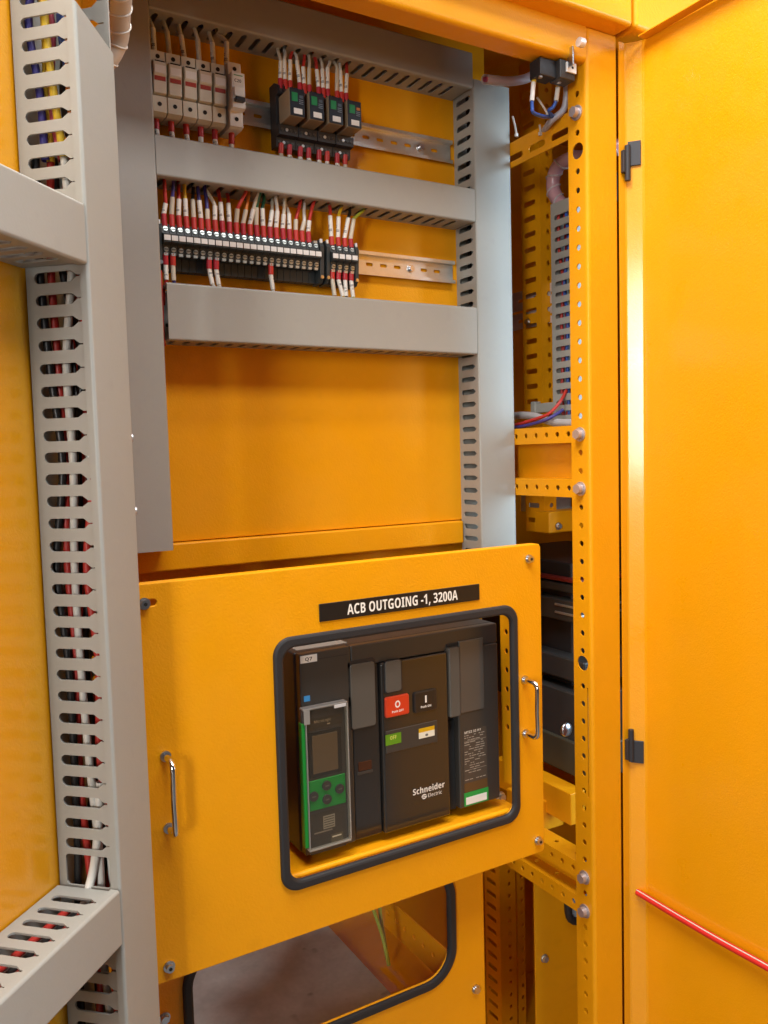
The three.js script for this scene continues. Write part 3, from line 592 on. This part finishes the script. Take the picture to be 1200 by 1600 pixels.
// ================================================================ relays on their sockets
const relayX = [0.492, 0.5215, 0.551, 0.5805];
relayX.forEach((x, i) => {
  const s = T('relay_socket', 'black relay socket with screw terminals ' + ['nearest the fuse holders', 'second from the fuse holders', 'third from the fuse holders', 'beside the bare upper rail'][i], 'relay socket', 'four relay sockets side by side', [x, RY - 0.007, ZP + 0.011]);
  const W = 0.0287, p = new THREE.Shape();
  p.moveTo(0, -0.04); p.lineTo(0.018, -0.041); p.lineTo(0.02, -0.028); p.lineTo(0.03, -0.027); p.lineTo(0.031, -0.014); p.lineTo(0.022, -0.0125); p.lineTo(0.022, 0.0265); p.lineTo(0.03, 0.0275); p.lineTo(0.029, 0.039); p.lineTo(0.017, 0.046); p.lineTo(0, 0.046); p.closePath();
  M('body', extr(p, W, 0.0006).rotateY(-Math.PI / 2).translate(W / 2, 0, 0), blackPlastic, s);
  for (const [y, z] of [[0.033, 0.0302], [-0.0205, 0.0312], [-0.034, 0.0198]]) for (let k = 0; k < 4; k++) M('terminal_screw', cyl(0.0022, 0.001, -0.0098 + k * 0.0065, y, z, 'z', 10), k === 1 && y < 0 ? zinc : charcoal2, s);
  for (const k of [-1, 1]) M('rib', box(0.001, 0.012, 0.0035, k * 0.0068, 0.0335, 0.031), blackPlastic, s);
  const r = T('plug_in_relay', 'plug-in relay with green flag and white tag, ' + ['next to the fuse holders', 'second from the fuse holders', 'third from the fuse holders', 'orange mark, beside the bare rail'][i], 'relay', 'four plug-in relays on their sockets', [x, RY - 0.001, ZP + 0.0335]);
  const w = 0.0225, hh = 0.0375, d = 0.038;
  M('case', slab(-w / 2, w / 2, -hh / 2, hh / 2, 0.001, d, 0.0015), mat([0.33, 0.24, 0.15], 0.2, { transmission: 0.25, thickness: 0, clearcoat: 0.6 }), r);
  M('coil', slab(-w / 2 + 0.003, w / 2 - 0.003, -hh / 2 + 0.003, hh / 2 - 0.003, 0.002, d - 0.004, 0.002), mat([0.25, 0.14, 0.05], 0.4), r);
  M('front', slab(-w / 2 + 0.0005, w / 2 - 0.0005, -hh / 2 + 0.0005, hh / 2 - 0.0005, d - 0.0005, d + 0.0012, 0.0008), mat([0.014, 0.018, 0.026], 0.3), r);
  M('flag', box(0.0085, 0.0115, 0.0012, -0.004, 0.0065, d + 0.0012), greenFlag, r);
  M('tag', box(0.0125, 0.0072, 0.0008, 0.0005, -0.0118, d + 0.0014), paper, r);
  const prm = canvasTex(64, 64, (g) => { g.fillStyle = '#151a22'; g.fillRect(0, 0, 64, 64); g.fillStyle = i === 3 ? '#b56a20' : '#4a5560'; g.fillRect(14, 8, 38, 16); g.fillStyle = '#77818c'; for (let k = 0; k < 3; k++) g.fillRect(8, 32 + k * 10, 46, 4); });
  M('print', new THREE.PlaneGeometry(0.009, 0.0155).translate(0.0056, 0.004, d + 0.0015), mat([1, 1, 1], 0.4, { map: prm }), r);
});
// ================================================================ terminal blocks
const TY = 0.2885;
const termX = []; for (let i = 0; i < 23; i++) termX.push(0.3125 + i * 0.00985);
const term2X = [0.5565, 0.567, 0.5775, 0.588];
const tBody = mat([0.03, 0.036, 0.036], 0.5), tScrew = mat([0.5, 0.53, 0.5], 0.35, { metalness: 0.7 });
const termProto = new THREE.Group();
{
  const W = 0.0094, p = new THREE.Shape();
  p.moveTo(0, -0.0385); p.lineTo(0.011, -0.0375); p.lineTo(0.0125, -0.0215); p.lineTo(0.026, -0.0205); p.lineTo(0.029, -0.009); p.lineTo(0.036, -0.0065); p.lineTo(0.036, 0.0035); p.lineTo(0.029, 0.006); p.lineTo(0.026, 0.0185); p.lineTo(0.01, 0.0205); p.lineTo(0, 0.0205); p.closePath();
  M('body', extr(p, W, 0.0004).rotateY(-Math.PI / 2).translate(W / 2, 0, 0), tBody, termProto);
  M('marker', box(W - 0.001, 0.0065, 0.0012, 0, -0.0013, 0.0365), paper, termProto);
  for (const y of [0.0118, -0.0145]) { const g = cyl(0.0031, 0.002, 0, 0, 0, 'z', 10); g.rotateX(y > 0 ? -0.25 : 0.25).translate(0, y, 0.0283); M('screw', g, tScrew, termProto); M('screw_slot', box(0.0052, 0.0008, 0.0008, 0, y, 0.0297).rotateZ(0), darkHole, termProto); M('clamp', box(0.0052, 0.0035, 0.004, 0, y + Math.sign(y) * 0.0058, 0.0255), tScrew, termProto); }
}
function addTerm(x, label, group) { const t = termProto.clone(); t.name = numbered('terminal_block'); t.position.set(x, TY, ZP + 0.011); t.userData = { label, category: 'terminal block', group }; scene.add(t); return t; }
termX.forEach((x) => addTerm(x, 'narrow dark terminal block with white marker in the long row', 'long row of terminal blocks'));
term2X.forEach((x) => addTerm(x, 'narrow dark terminal block with white marker in the short row beside the bare rail', 'short row of four terminal blocks'));
function endStop(x, label, w) {
  const t = T('end_stop', label, 'end stop', null, [x, TY, ZP + 0.011]);
  const p = new THREE.Shape(); p.moveTo(0, -0.04); p.lineTo(0.02, -0.039); p.lineTo(0.027, -0.03); p.lineTo(0.03, 0.012); p.lineTo(0.024, 0.022); p.lineTo(0, 0.022); p.closePath();
  M('body', extr(p, w, 0.0006).rotateY(-Math.PI / 2).translate(w / 2, 0, 0), tBody, t);
  M('clamp_screw', cyl(0.0026, 0.003, 0, -0.031, 0.0265, 'z', 12), steel, t);
  M('tab', box(w * 0.6, 0.006, 0.004, 0, 0.02, 0.026, 0.001), paper, t);
}
endStop(0.3055, 'black end stop against the grey upright before the long terminal row', 0.004); endStop(0.5385, 'black end stop closing the long terminal row', 0.0065); endStop(0.5485, 'black end stop leading the short terminal row', 0.005); endStop(0.596, 'black end stop closing the short terminal row', 0.0055);

// ================================================================ wires
function seg(a, b, r, m, name, parent, rad = 10) { const d = b.clone().sub(a), L = d.length(); const g = new THREE.CylinderGeometry(r, r, L, rad, 1, false).applyQuaternion(new THREE.Quaternion().setFromUnitVectors(V(0, 1, 0), d.clone().normalize())).translate((a.x + b.x) / 2, (a.y + b.y) / 2, (a.z + b.z) / 2); return M(name, g, m, parent); }
function leadWire(label, group, color, x, y, z, dir, x2, y2, o = {}) { // from a clamp at (x, y, z), up or down into the trunking slot at (x2, y2)
  const { r = 0.0025, ferrule = 0.0125, marker = 0.021, z2 = ZP + 0.03, tip = null } = o;
  const t = T('wire', label, 'wire', group);
  const p0 = V(x, y, z), p1 = V(x + rr(-0.0004, 0.0004), y + dir * ferrule, z - 0.001);
  const e = V(x2, y2, z2), q = p1.clone().lerp(e, 0.1); q.x += rr(-0.0012, 0.0012);
  const p2 = V(x + (x2 - x) * rr(0.15, 0.45) + rr(-0.0022, 0.0022), y + dir * (ferrule + marker), z + (z2 - z) * 0.3 + rr(0, 0.003));
  seg(p0, p1, r * 1.5, rnd() < 0.6 ? sleeveRed : sleeveRed2, 'ferrule_sleeve', t);
  if (marker) seg(p1, p2, r * 1.25, rnd() < 0.7 ? markerMat : WIRE.ivory, 'marker_sleeve', t);
  const pts = [marker ? p1.clone().lerp(p2, 0.85) : p1.clone(), (marker ? p2 : q).clone(), p2.clone().lerp(e, 0.55).add(V(rr(-0.001, 0.001), 0, 0.001)), e, e.clone().add(V(0, dir * 0.02, -0.004))];
  M('insulation', tube(pts, r, 20, 7), WIRE[color], t);
  return based(t);
}
const CN = { red: 'red', white: 'white', ivory: 'off-white', yellow: 'yellow', black: 'black', purple: 'dark violet', blue: 'blue', green: 'dark green', orange: 'orange', lime: 'yellow-green', pink: 'pinkish red' };
const zt = ZP + 0.011 + 0.026;
const upTop = ['red', 'purple', 'red', 'yellow', 'black', 'purple', 'purple', 'ivory', 'red', 'red', 'red', 'orange', 'ivory', 'green', 'green', 'ivory', 'white', 'ivory', 'white', 'red', 'white', 'red'];
const lean = [0.003, 0.003, 0.005, 0.001, 0.002, 0.0, 0.002, -0.006, 0.001, 0.005, 0.012, 0.009, 0.012, 0.004, 0.003, 0.006, 0.0, 0.005, -0.002, 0.009, 0.007, 0.007];
upTop.forEach((c, i) => leadWire(CN[c] + ' wire with red ferrule rising from the long terminal row', 'wires above the long terminal row: ' + CN[c], c, termX[i], TY + 0.0155, zt, 1, termX[i] + lean[i] * 1.25 + rr(-0.002, 0.003), 0.3635, { ferrule: 0.0155, marker: 0.0185 + rr(-0.005, 0.007), z2: ZP + rr(0.02, 0.042) }));
['red', 'yellow', 'black', 'lime'].forEach((c, i) => leadWire(CN[c] + ' wire with long white marker rising from the short terminal row', 'wires above the short terminal row: ' + CN[c], c, term2X[i], TY + 0.0155, zt, 1, term2X[i] + [0.001, 0.011, 0.013, 0.026][i], 0.3635, { ferrule: 0.0125, marker: 0.03 }));
[[0, 'red', -0.003], [1, 'purple', 0.004], [6, 'white', 0.014], [7, 'white', 0.009], [15, 'white', 0.006]].forEach(([i, c, dx]) => leadWire(CN[c] + ' wire with red ferrule dropping from the long terminal row', 'wires below the long terminal row: ' + CN[c], c, termX[i], TY - 0.019, zt - 0.002, -1, termX[i] + dx, 0.224, { ferrule: 0.0145, marker: 0.02 }));
['red', 'yellow', 'black', 'lime'].forEach((c, i) => leadWire(CN[c] + ' wire with red ferrule dropping from the short terminal row', 'wires below the short terminal row: ' + CN[c], c, term2X[i], TY - 0.019, zt - 0.002, -1, term2X[i] + [0.007, 0.01, 0.003, 0.008][i], 0.224, { ferrule: 0.0125, marker: 0.024 }));
fuseX.forEach((x, i) => { leadWire('off-white wire rising from a fuse holder into the top trunking', 'wires above the fuse holders', 'ivory', x + 0.001, RY + 0.037, ZP + 0.034, 1, x - 0.005 + i * 0.0005, 0.568, { ferrule: 0.004, marker: 0.03, r: 0.0027, z2: ZP + 0.03 }); leadWire('white wire with red ferrule dropping from a fuse holder', 'wires below the fuse holders', 'white', x, RY - 0.037, ZP + 0.03, -1, x + 0.003, 0.409, { ferrule: 0.016, marker: 0.014, r: 0.0027 }); });
leadWire('off-white wire rising from the miniature breaker into the top trunking', null, 'ivory', 0.407, RY + 0.038, ZP + 0.036, 1, 0.398, 0.568, { ferrule: 0.003, marker: 0.034, r: 0.0027 });
leadWire('white wire with red ferrule dropping from the miniature breaker', null, 'white', 0.4105, RY - 0.04, ZP + 0.034, -1, 0.412, 0.409, { ferrule: 0.017, marker: 0.012, r: 0.0027 });
relayX.forEach((x, i) => {
  [-0.0085, -0.001, 0.0065].forEach((dx, k) => { const c = ['ivory', 'white', 'red'][(i + k) % 3]; leadWire(CN[c] + ' wire with red ferrule rising from the relay sockets', 'wires above the relay sockets: ' + CN[c], c, x + dx, RY + 0.031 - 0.004, ZP + 0.011 + 0.027, 1, x + dx + [-0.002, 0.003, 0.006][k] + rr(-0.003, 0.003), 0.568, { ferrule: 0.015, marker: 0.028 + rr(-0.006, 0.004), r: 0.0023 }); });
  [-0.007, 0.006].forEach((dx, k) => leadWire('white wire with red ferrule dropping from the relay sockets', 'wires below the relay sockets', 'white', x + dx, RY - 0.042, ZP + 0.029, -1, x + dx + 0.004, 0.409, { ferrule: 0.014, marker: 0.014, r: 0.0025 }));
});
// wires that run inside the trunking
function runWire(label, group, color, pts, r) { const t = T('wire', label, 'wire', group); M('insulation', tube(pts, r, 60, 8), WIRE[color], t); return based(t); }
{
  const cols = ['black', 'red', 'black', 'white', 'red', 'black', 'white', 'red', 'black'], hs = [0.011, 0.02, 0.0265, 0.034, 0.042, 0.015, 0.047, 0.029, 0.039];
  cols.forEach((c, i) => { const pts = []; for (let k = 0; k <= 12; k++) pts.push(atDoor(-0.053 - (i % 3) * 0.007 - (i > 4 ? 0.012 : 0) + rr(-0.002, 0.002), yDoor0 + 0.02 + k * 0.093, Math.min(0.05, Math.max(0.008, hs[i] + rr(-0.009, 0.009))))); runWire(CN[c] + ' wire running down inside the door upright trunking', 'wires inside the door upright: ' + CN[c], c, pts, 0.0036); });
  ['purple', 'pink', 'yellow', 'blue', 'orange', 'black', 'yellow'].forEach((c, i) => { const pts = []; for (let k = 0; k <= 7; k++) pts.push(atDoor(-0.052 - (i % 2) * 0.009 - (i > 3 ? 0.008 : 0) + rr(-0.003, 0.003), yDoor0 + 1.13 + k * 0.06, [0.013, 0.021, 0.027, 0.036, 0.044, 0.03, 0.018][i] + rr(-0.006, 0.006) + (k < 2 ? (2 - k) * 0.003 : 0))); runWire(CN[c] + ' wire in the top of the door upright trunking', 'wires in the top of the door upright: ' + CN[c], c, pts, 0.0036); });
  // crossing in the door branches
  for (const [yb, cs] of [[-0.42, ['red', 'black', 'red', 'black']], [0.2, ['red', 'black', 'white']]]) cs.forEach((c, i) => { const pts = []; for (let k = 0; k <= 6; k++) pts.push(atDoor(-0.03 + k * 0.08, yb + (yb < 0 ? 0.008 : -0.008) + rr(-0.003, 0.003), 0.015 + i * 0.011 + rr(-0.003, 0.003))); runWire(CN[c] + ' wire inside a door branch trunking ' + (yb < 0 ? 'near the foot' : 'at eye level'), 'wires inside the door branches: ' + CN[c], c, pts, 0.0036); });
  // white cable bending out of the upright into the low branch
  runWire('thick white cable bending from the door upright into the low branch', null, 'white', [atDoor(-0.055, -0.3, 0.04), atDoor(-0.05, -0.36, 0.036), atDoor(-0.045, -0.395, 0.03), atDoor(-0.02, -0.425, 0.028), atDoor(0.05, -0.43, 0.028)], 0.0042);
}
{ // inner uprights
  ['black', 'red', 'black'].forEach((c, i) => { const pts = []; for (let k = 0; k <= 6; k++) pts.push(V(XC + 0.02 + i * 0.006, 0.16 + 0.07 * k, ZP + 0.014 + i * 0.011 + rr(-0.004, 0.004))); runWire(CN[c] + ' wire inside the grey upright beside the bare rails', 'wires inside the grey upright: ' + CN[c], c, pts, 0.003); });
  // bundles in the level runs
  for (const [y, cs, g] of [[0.585, ['purple', 'black', 'red'], 'top'], [0.38, ['red', 'purple', 'black', 'blue'], 'middle'], [0.18, ['black', 'red'], 'lowest']]) cs.forEach((c, i) => { const pts = []; for (let k = 0; k <= 6; k++) pts.push(V(0.315 + k * 0.08, y + rr(-0.006, 0.006), ZP + 0.015 + i * 0.01 + rr(-0.003, 0.003))); runWire(CN[c] + ' wire lying inside the ' + g + ' level trunking', 'wires inside the ' + g + ' level trunking', c, pts, 0.0028); });
  // strays at the end of the lowest run
  ['red', 'purple', 'black'].forEach((c, i) => runWire(CN[c] + ' wire dropping between the grey upright and the lowest trunking', 'stray wires beside the lowest trunking', c, [V(0.3025, 0.245, ZC - 0.012 - i * 0.012), V(0.3025, 0.2, ZC - 0.011 - i * 0.012), V(0.3022 + i * 0.0004, 0.16, ZC - 0.012 - i * 0.012), V(0.306, 0.15, ZC - 0.02 - i * 0.012)], 0.0019));
}
// clear wrapped bundle between the door and the cabinet, top left
{
  const t = T('wrapped_bundle', 'pale wrapped cable bundle looping from the open door to the cabinet', 'cable bundle');
  const pts = [atDoor(-0.11, 0.62, 0.02), oz(188, -40, 0.0), oz(188, 20, -0.03), oz(184, 62, -0.05), oz(166, 95, -0.06), oz(140, 110, -0.07)];
  M('wrap', tube(pts, 0.0105, 50, 14), mat([0.6, 0.54, 0.46], 0.45), t);
  const cv = new THREE.CatmullRomCurve3(pts); const sp = []; for (let k = 0; k <= 180; k++) { const u = k / 180, q = cv.getPointAt(u), tg = cv.getTangentAt(u), n1 = V(0, 0, 1).cross(tg).normalize(), n2 = tg.clone().cross(n1); sp.push(q.clone().addScaledVector(n1, 0.0106 * Math.cos(u * 90)).addScaledVector(n2, 0.0106 * Math.sin(u * 90))); }
  M('spiral', new THREE.TubeGeometry(new THREE.CatmullRomCurve3(sp), 360, 0.0011, 5), mat([0.75, 0.72, 0.66], 0.35), t);
  based(t);
}
// ================================================================ door switch under the header
{
  const t = T('door_switch', 'black door switch screwed under the header, silver plunger and white label', 'door switch');
  M('body', slab(0.7985, 0.828, 0.5225, 0.5465, -0.078, -0.055, 0.0015), blackPlastic, t);
  M('body_end', slab(0.828, 0.856, 0.521, 0.5465, -0.07, -0.047, 0.0015), charcoal, t);
  M('label_plate', slab(0.838, 0.8565, 0.53, 0.5435, -0.047, -0.0445, 0.0005), paper, t);
  M('label_dot', cyl(0.0018, 0.0006, 0.849, 0.537, -0.0442, 'z', 10), darkHole, t);
  M('lever', slab(0.8395, 0.8425, 0.535, 0.561, -0.0455, -0.034, 0.001), steel, t);
  M('plunger', cyl(0.0062, 0.009, 0.8475, 0.563, -0.026, 'x', 18), mat([0.75, 0.75, 0.75], 0.3, { metalness: 0.3 }), t);
  for (const x of [0.803, 0.838]) M('terminal_screw', cyl(0.003, 0.003, x, 0.5215, -0.06, 'y', 10), steel, t);
  based(t);
  // its two wires
  const w = (pA, pB, pC, pD, label) => {
    const q = T('wire', label, 'wire', 'two blue wires of the door switch');
    seg(pA, pA.clone().lerp(pB, 0.33), 0.0036, WIRE.yellow, 'ferrule_sleeve', q); seg(pA.clone().lerp(pB, 0.33), pB, 0.0034, paper, 'marker_sleeve', q);
    M('insulation', tube([pB, pB.clone().lerp(pC, 0.5).add(V(0, -0.003, 0)), pC, pC.clone().lerp(pD, 0.5).add(V(0, -0.004, 0)), pD], 0.0026, 30, 8), WIRE.blue, q);
    based(q);
  };
  const Z = -0.075;
  w(oz(835, 115, Z), oz(831, 158, Z), oz(832, 174, Z), oz(866, 181, Z - 0.03), 'blue wire with yellow and white sleeves hanging from the door switch');
  w(oz(873, 127, Z), oz(869, 158, Z), oz(858, 172, Z - 0.01), oz(868, 181, Z - 0.03), 'blue wire with yellow and white sleeves hanging from the door switch');
  const s = T('wire_sleeve', 'clear sleeve with blue wires tied to the slotted beam', 'wire sleeve');
  M('sleeve', tube([oz(884, 120, -0.08), oz(885, 150, -0.085), oz(880, 172, -0.09), oz(864, 186, -0.1), oz(850, 205, -0.14)], 0.0048, 30, 12), frosted, s);
  M('core', tube([oz(884, 120, -0.08), oz(885, 150, -0.085), oz(880, 172, -0.09), oz(864, 186, -0.1), oz(850, 205, -0.14)], 0.003, 30, 8), WIRE.blue, s);
  based(s);
  const tieM = mat([0.72, 0.68, 0.62], 0.5);
  const tie = (a, b, label) => { const q = T('cable_tie', label, 'cable tie'); M('strap', tube([a, a.clone().lerp(b, 0.5).add(V(0.001, 0, 0)), b], 0.0016, 8, 6), tieM, q); M('lock', box(0.005, 0.005, 0.004, b.x, b.y, b.z, 0.0006), tieM, q); based(q); };
  tie(oz(839, 152, -0.1), oz(856, 179, -0.1), 'pale cable tie tail sticking up from the switch wires');
  tie(ox(843, 195, XP), ox(844, 209, XP + 0.001), 'white cable tie looped round the slotted beam');
  tie(ox(801, 182, XP + 0.01), ox(807, 211, XP + 0.008), 'upright pale cable tie tail behind the slotted beam');
  const f = T('wire_sleeve', 'dull clear sleeve crossing behind the header', 'wire sleeve');
  M('sleeve', tube([oz(757, 124, -0.15), oz(790, 127, -0.16), oz(818, 124, -0.17), oz(845, 110, -0.2)], 0.007, 30, 12), frosted, f);
  M('core', tube([oz(757, 124, -0.15), oz(790, 127, -0.16), oz(818, 124, -0.17), oz(845, 110, -0.2)], 0.004, 30, 8), WIRE.pink, f);
  based(f);
}
// ================================================================ neighbouring section behind the side frame
{
  const nt = trunking('bluish grey trunking full of coloured wires behind the side frame', 0.375, 0.06, 0.058, { pitch: 0.0178, slotW: 0.0075, first: 0.012, lid1: 0.375 });
  nt.position.set(0.952 + 0.03, 0.03, -0.208);
  ['red', 'red', 'yellow', 'blue', 'black', 'white', 'red', 'black'].forEach((c, i) => { const pts = []; for (let k = 0; k <= 6; k++) pts.push(V(0.962 + (i % 3) * 0.008, 0.04 + 0.058 * k, -0.208 + 0.012 + i * 0.0045 + rr(-0.006, 0.006))); runWire(CN[c] + ' wire inside the trunking behind the side frame', 'wires inside the trunking behind the side frame: ' + CN[c], c, pts, 0.0028); });
  // pink spiral bundle arching into the trunking
  const t = T('spiral_bundle', 'pink spiral wrapped cable bundle arching into the trunking behind the side frame', 'cable bundle');
  const pts = [V(0.985, 0.385, -0.18), ox(871, 312, 0.975), ox(864, 285, 0.972), ox(872, 260, 0.972), ox(892, 248, 0.976), ox(925, 245, 0.985), V(1.06, 0.5, -0.1)];
  M('wires', tube(pts, 0.0115, 60, 14), pinkWrap, t);
  const cv = new THREE.CatmullRomCurve3(pts), sp = []; for (let k = 0; k <= 240; k++) { const u = k / 240, q = cv.getPointAt(u), tg = cv.getTangentAt(u), n1 = V(0, 0, 1).cross(tg).normalize(), n2 = tg.clone().cross(n1); sp.push(q.clone().addScaledVector(n1, 0.0117 * Math.cos(u * 75)).addScaledVector(n2, 0.0117 * Math.sin(u * 75))); }
  M('wrap', new THREE.TubeGeometry(new THREE.CatmullRomCurve3(sp), 400, 0.0016, 5), frosted, t);
  based(t);
  const tm = T('control_module', 'dark module with a bright screw behind the arching pink bundle', 'control module');
  M('body', slab(0.985, 1.06, 0.41, 0.46, -0.2, -0.16, 0.003), charcoal2, tm); M('screw', cyl(0.004, 0.004, 1.0, 0.43, -0.158, 'z', 12), steel, tm); based(tm);
  // pale slotted rails further back
  for (const [a, b, label] of [[[803, 458], [842, 478], 'pale slotted bar behind the rear post, upper of two'], [[803, 492], [842, 508], 'pale slotted bar behind the rear post, lower of two']]) {
    const A = ox(a[0], a[1], 1.02), B = ox(b[0], b[1], 1.02);
    const g = T('slotted_bar', label, 'bar'); const hs = []; for (let z = A.z + 0.01; z < -0.22; z += 0.045) hs.push(rrect(z, z + 0.02, (A.y + B.y) / 2 - 0.003, (A.y + B.y) / 2 + 0.003, 0.0025, THREE.Path));
    M('plate', strip('b', B.y, A.y, A.z - 0.1, -0.2, hs, 1.021), mat([0.62, 0.52, 0.48], 0.5), g); based(g);
  }
  bolt(cab, ox(825, 503, 0.999), '-x', 0.006, steel);
  // cables and sleeves lying on the beam
  const wr = (c, ps, r, label) => runWire(label, null, c, ps.map(([x, y, X]) => ox(x, y, X)), r);
  wr('red', [[780, 668, 0.90], [805, 664, 0.905], [830, 657, 0.91], [858, 646, 0.92], [875, 628, 0.935], [885, 610, 0.955]], 0.0028, 'red wire sweeping over the side beam');
  wr('purple', [[780, 670, 0.895], [805, 668, 0.9], [830, 663, 0.905], [855, 655, 0.915], [880, 640, 0.94]], 0.0028, 'violet wire sweeping over the side beam below the red one');
  wr('white', [[810, 650, 0.93], [840, 655, 0.93], [865, 662, 0.93], [895, 664, 0.93]], 0.0018, 'thin white wire lying on the side beam');
  const f = T('wire_sleeve', 'clear sleeve lying along the top of the side beam', 'wire sleeve');
  M('sleeve', tube([ox(790, 652, 0.93), ox(815, 649, 0.93), ox(838, 651, 0.93), ox(862, 659, 0.93), ox(900, 662, 0.93)], 0.0065, 30, 12), frosted, f);
  M('core', tube([ox(790, 652, 0.93), ox(815, 649, 0.93), ox(838, 651, 0.93), ox(862, 659, 0.93), ox(900, 662, 0.93)], 0.0045, 30, 8), WIRE.black, f); based(f);
  const cl = T('saddle_clip', 'grey plastic saddle clip under the wire filled trunking', 'clip');
  const c0 = ox(832, 628, 0.96), c1 = ox(866, 645, 0.96);
  M('arm', slab(0.958, 0.966, c1.y + 0.002, c0.y - 0.004, c0.z + 0.01, c1.z + 0.02, 0.0015), ductMat, cl); M('hook', slab(0.955, 0.969, c1.y - 0.001, c0.y, c0.z, c0.z + 0.012, 0.002), ductMat, cl); based(cl);
  const st = T('threaded_stud', 'dull grey stud standing on the side beam under the trunking', 'stud');
  M('shaft', cyl(0.005, 0.03, 0.94, 0.045, -0.118, 'y', 14), zinc, st); M('nut', cyl(0.0085, 0.007, 0.94, 0.037, -0.118, 'y', 6), zinc, st); based(st);
  // bracket with bolt below the beams
  const k0 = oz(858, 800, -0.26), k1 = oz(900, 830, -0.26);
  CB('bracket', slab(k0.x, k1.x + 0.05, k1.y, k0.y, -0.30, -0.26, 0.003)); { const q = oz(872, 822, -0.259); bolt(cab, V(q.x, q.y, -0.259), 'z', 0.0065, steel); }
  const zc = T('support_bracket', 'bare zinc support bracket above the orange bracket', 'bracket');
  const z0 = oz(864, 779, -0.27), z1 = oz(900, 799, -0.27);
  M('plate', slab(z0.x, z1.x + 0.05, z1.y + 0.002, z0.y + 0.012, -0.36, -0.335, 0.002), zinc, zc); M('foot', slab(z0.x, z1.x + 0.05, z1.y - 0.001, z1.y + 0.003, -0.36, -0.28, 0.001), zinc, zc); M('bolt', cyl(0.006, 0.006, z0.x + 0.02, z0.y - 0.003, -0.33, 'z', 6), steel, zc); based(zc);
  const pp = T('black_conduit', 'glossy black conduit standing beside the right upright', 'conduit');
  M('tube', cyl(0.0085, 0.4, 0.905, -0.29, -0.27, 'y', 16), mat([0.03, 0.028, 0.025], 0.2), pp); based(pp);
  // neighbouring breaker
  const nb = T('circuit_breaker', 'dark breaker in the next section seen past the panel edge', 'circuit breaker');
  const N = (name, g, m = charcoal) => M(name, g, m, nb);
  N('housing', slab(1.0, 1.25, -0.48, -0.2, -0.5, -0.22, 0.004), blackPlastic);
  N('upper_step', slab(0.985, 1.25, -0.25, -0.235, -0.36, -0.19, 0.003), charcoal2);
  N('middle_step', slab(0.98, 1.25, -0.3, -0.262, -0.34, -0.18, 0.003), charcoal2);
  N('lower_step', slab(0.97, 1.25, -0.4, -0.36, -0.3, -0.16, 0.004), charcoal);
  N('foot_step', slab(0.96, 1.25, -0.56, -0.5, -0.32, -0.14, 0.004), mat([0.05, 0.045, 0.03], 0.5));
  N('red_strip', slab(0.984, 1.2, -0.231, -0.225, -0.3, -0.188, 0.001), mat([0.2, 0.02, 0.015], 0.4));
  for (const y of [-0.272, -0.286]) N('metal_strip', slab(0.978, 1.1, y - 0.002, y + 0.002, -0.24, -0.178, 0.0008), zinc);
  const kq = oz(885, 1140, -0.15); const ks = new THREE.SphereGeometry(0.012, 20, 14); ks.scale(1, 1, 0.5).translate(kq.x, kq.y, -0.15); N('knob', ks, steel);
  N('knob_base', slab(0.965, 1.2, kq.y - 0.05, kq.y + 0.045, -0.3, -0.152, 0.004), charcoal);
  based(nb);
  // orange blocks low in the next section
  CB('support_block', slab(oz(838, 1300, -0.2).x, oz(881, 1300, -0.2).x, oz(860, 1296, -0.2).y, oz(860, 1249, -0.2).y, -0.28, -0.2, 0.002));
  CB('support_post', slab(oz(892, 1280, -0.14).x, oz(915, 1280, -0.14).x, oz(895, 1290, -0.14).y, oz(895, 1240, -0.14).y, -0.34, -0.14, 0.002));
  // panel of the next section, low right
  const np = T('lower_panel', 'orange panel with a rounded gasket corner in the next section', 'front panel');
  const pz = -0.3, p0 = oz(836, 1480, pz).x;
  M('sheet', slab(p0, p0 + 0.22, -1.2, -0.7, pz - 0.003, pz, 0.001), paintMat, np);
  const gq = oz(886, 1440, pz); M('gasket', tube([V(gq.x, gq.y + 0.12, pz + 0.004), V(gq.x, gq.y + 0.02, pz + 0.004), V(gq.x + 0.006, gq.y + 0.005, pz + 0.004), V(gq.x + 0.022, gq.y - 0.004, pz + 0.004), V(gq.x + 0.12, gq.y - 0.004, pz + 0.004)], 0.0075, 30, 10), rubber, np);
  M('window_pane', slab(gq.x + 0.003, gq.x + 0.12, gq.y, gq.y + 0.12, pz + 0.001, pz + 0.003), mat([0.25, 0.3, 0.36], 0.1), np);
  { const q = oz(850, 1497, pz); bolt(np, V(q.x, q.y, pz), 'z', 0.008, zinc, 'screw'); }
  based(np);
}
renderer.render(scene, camera);
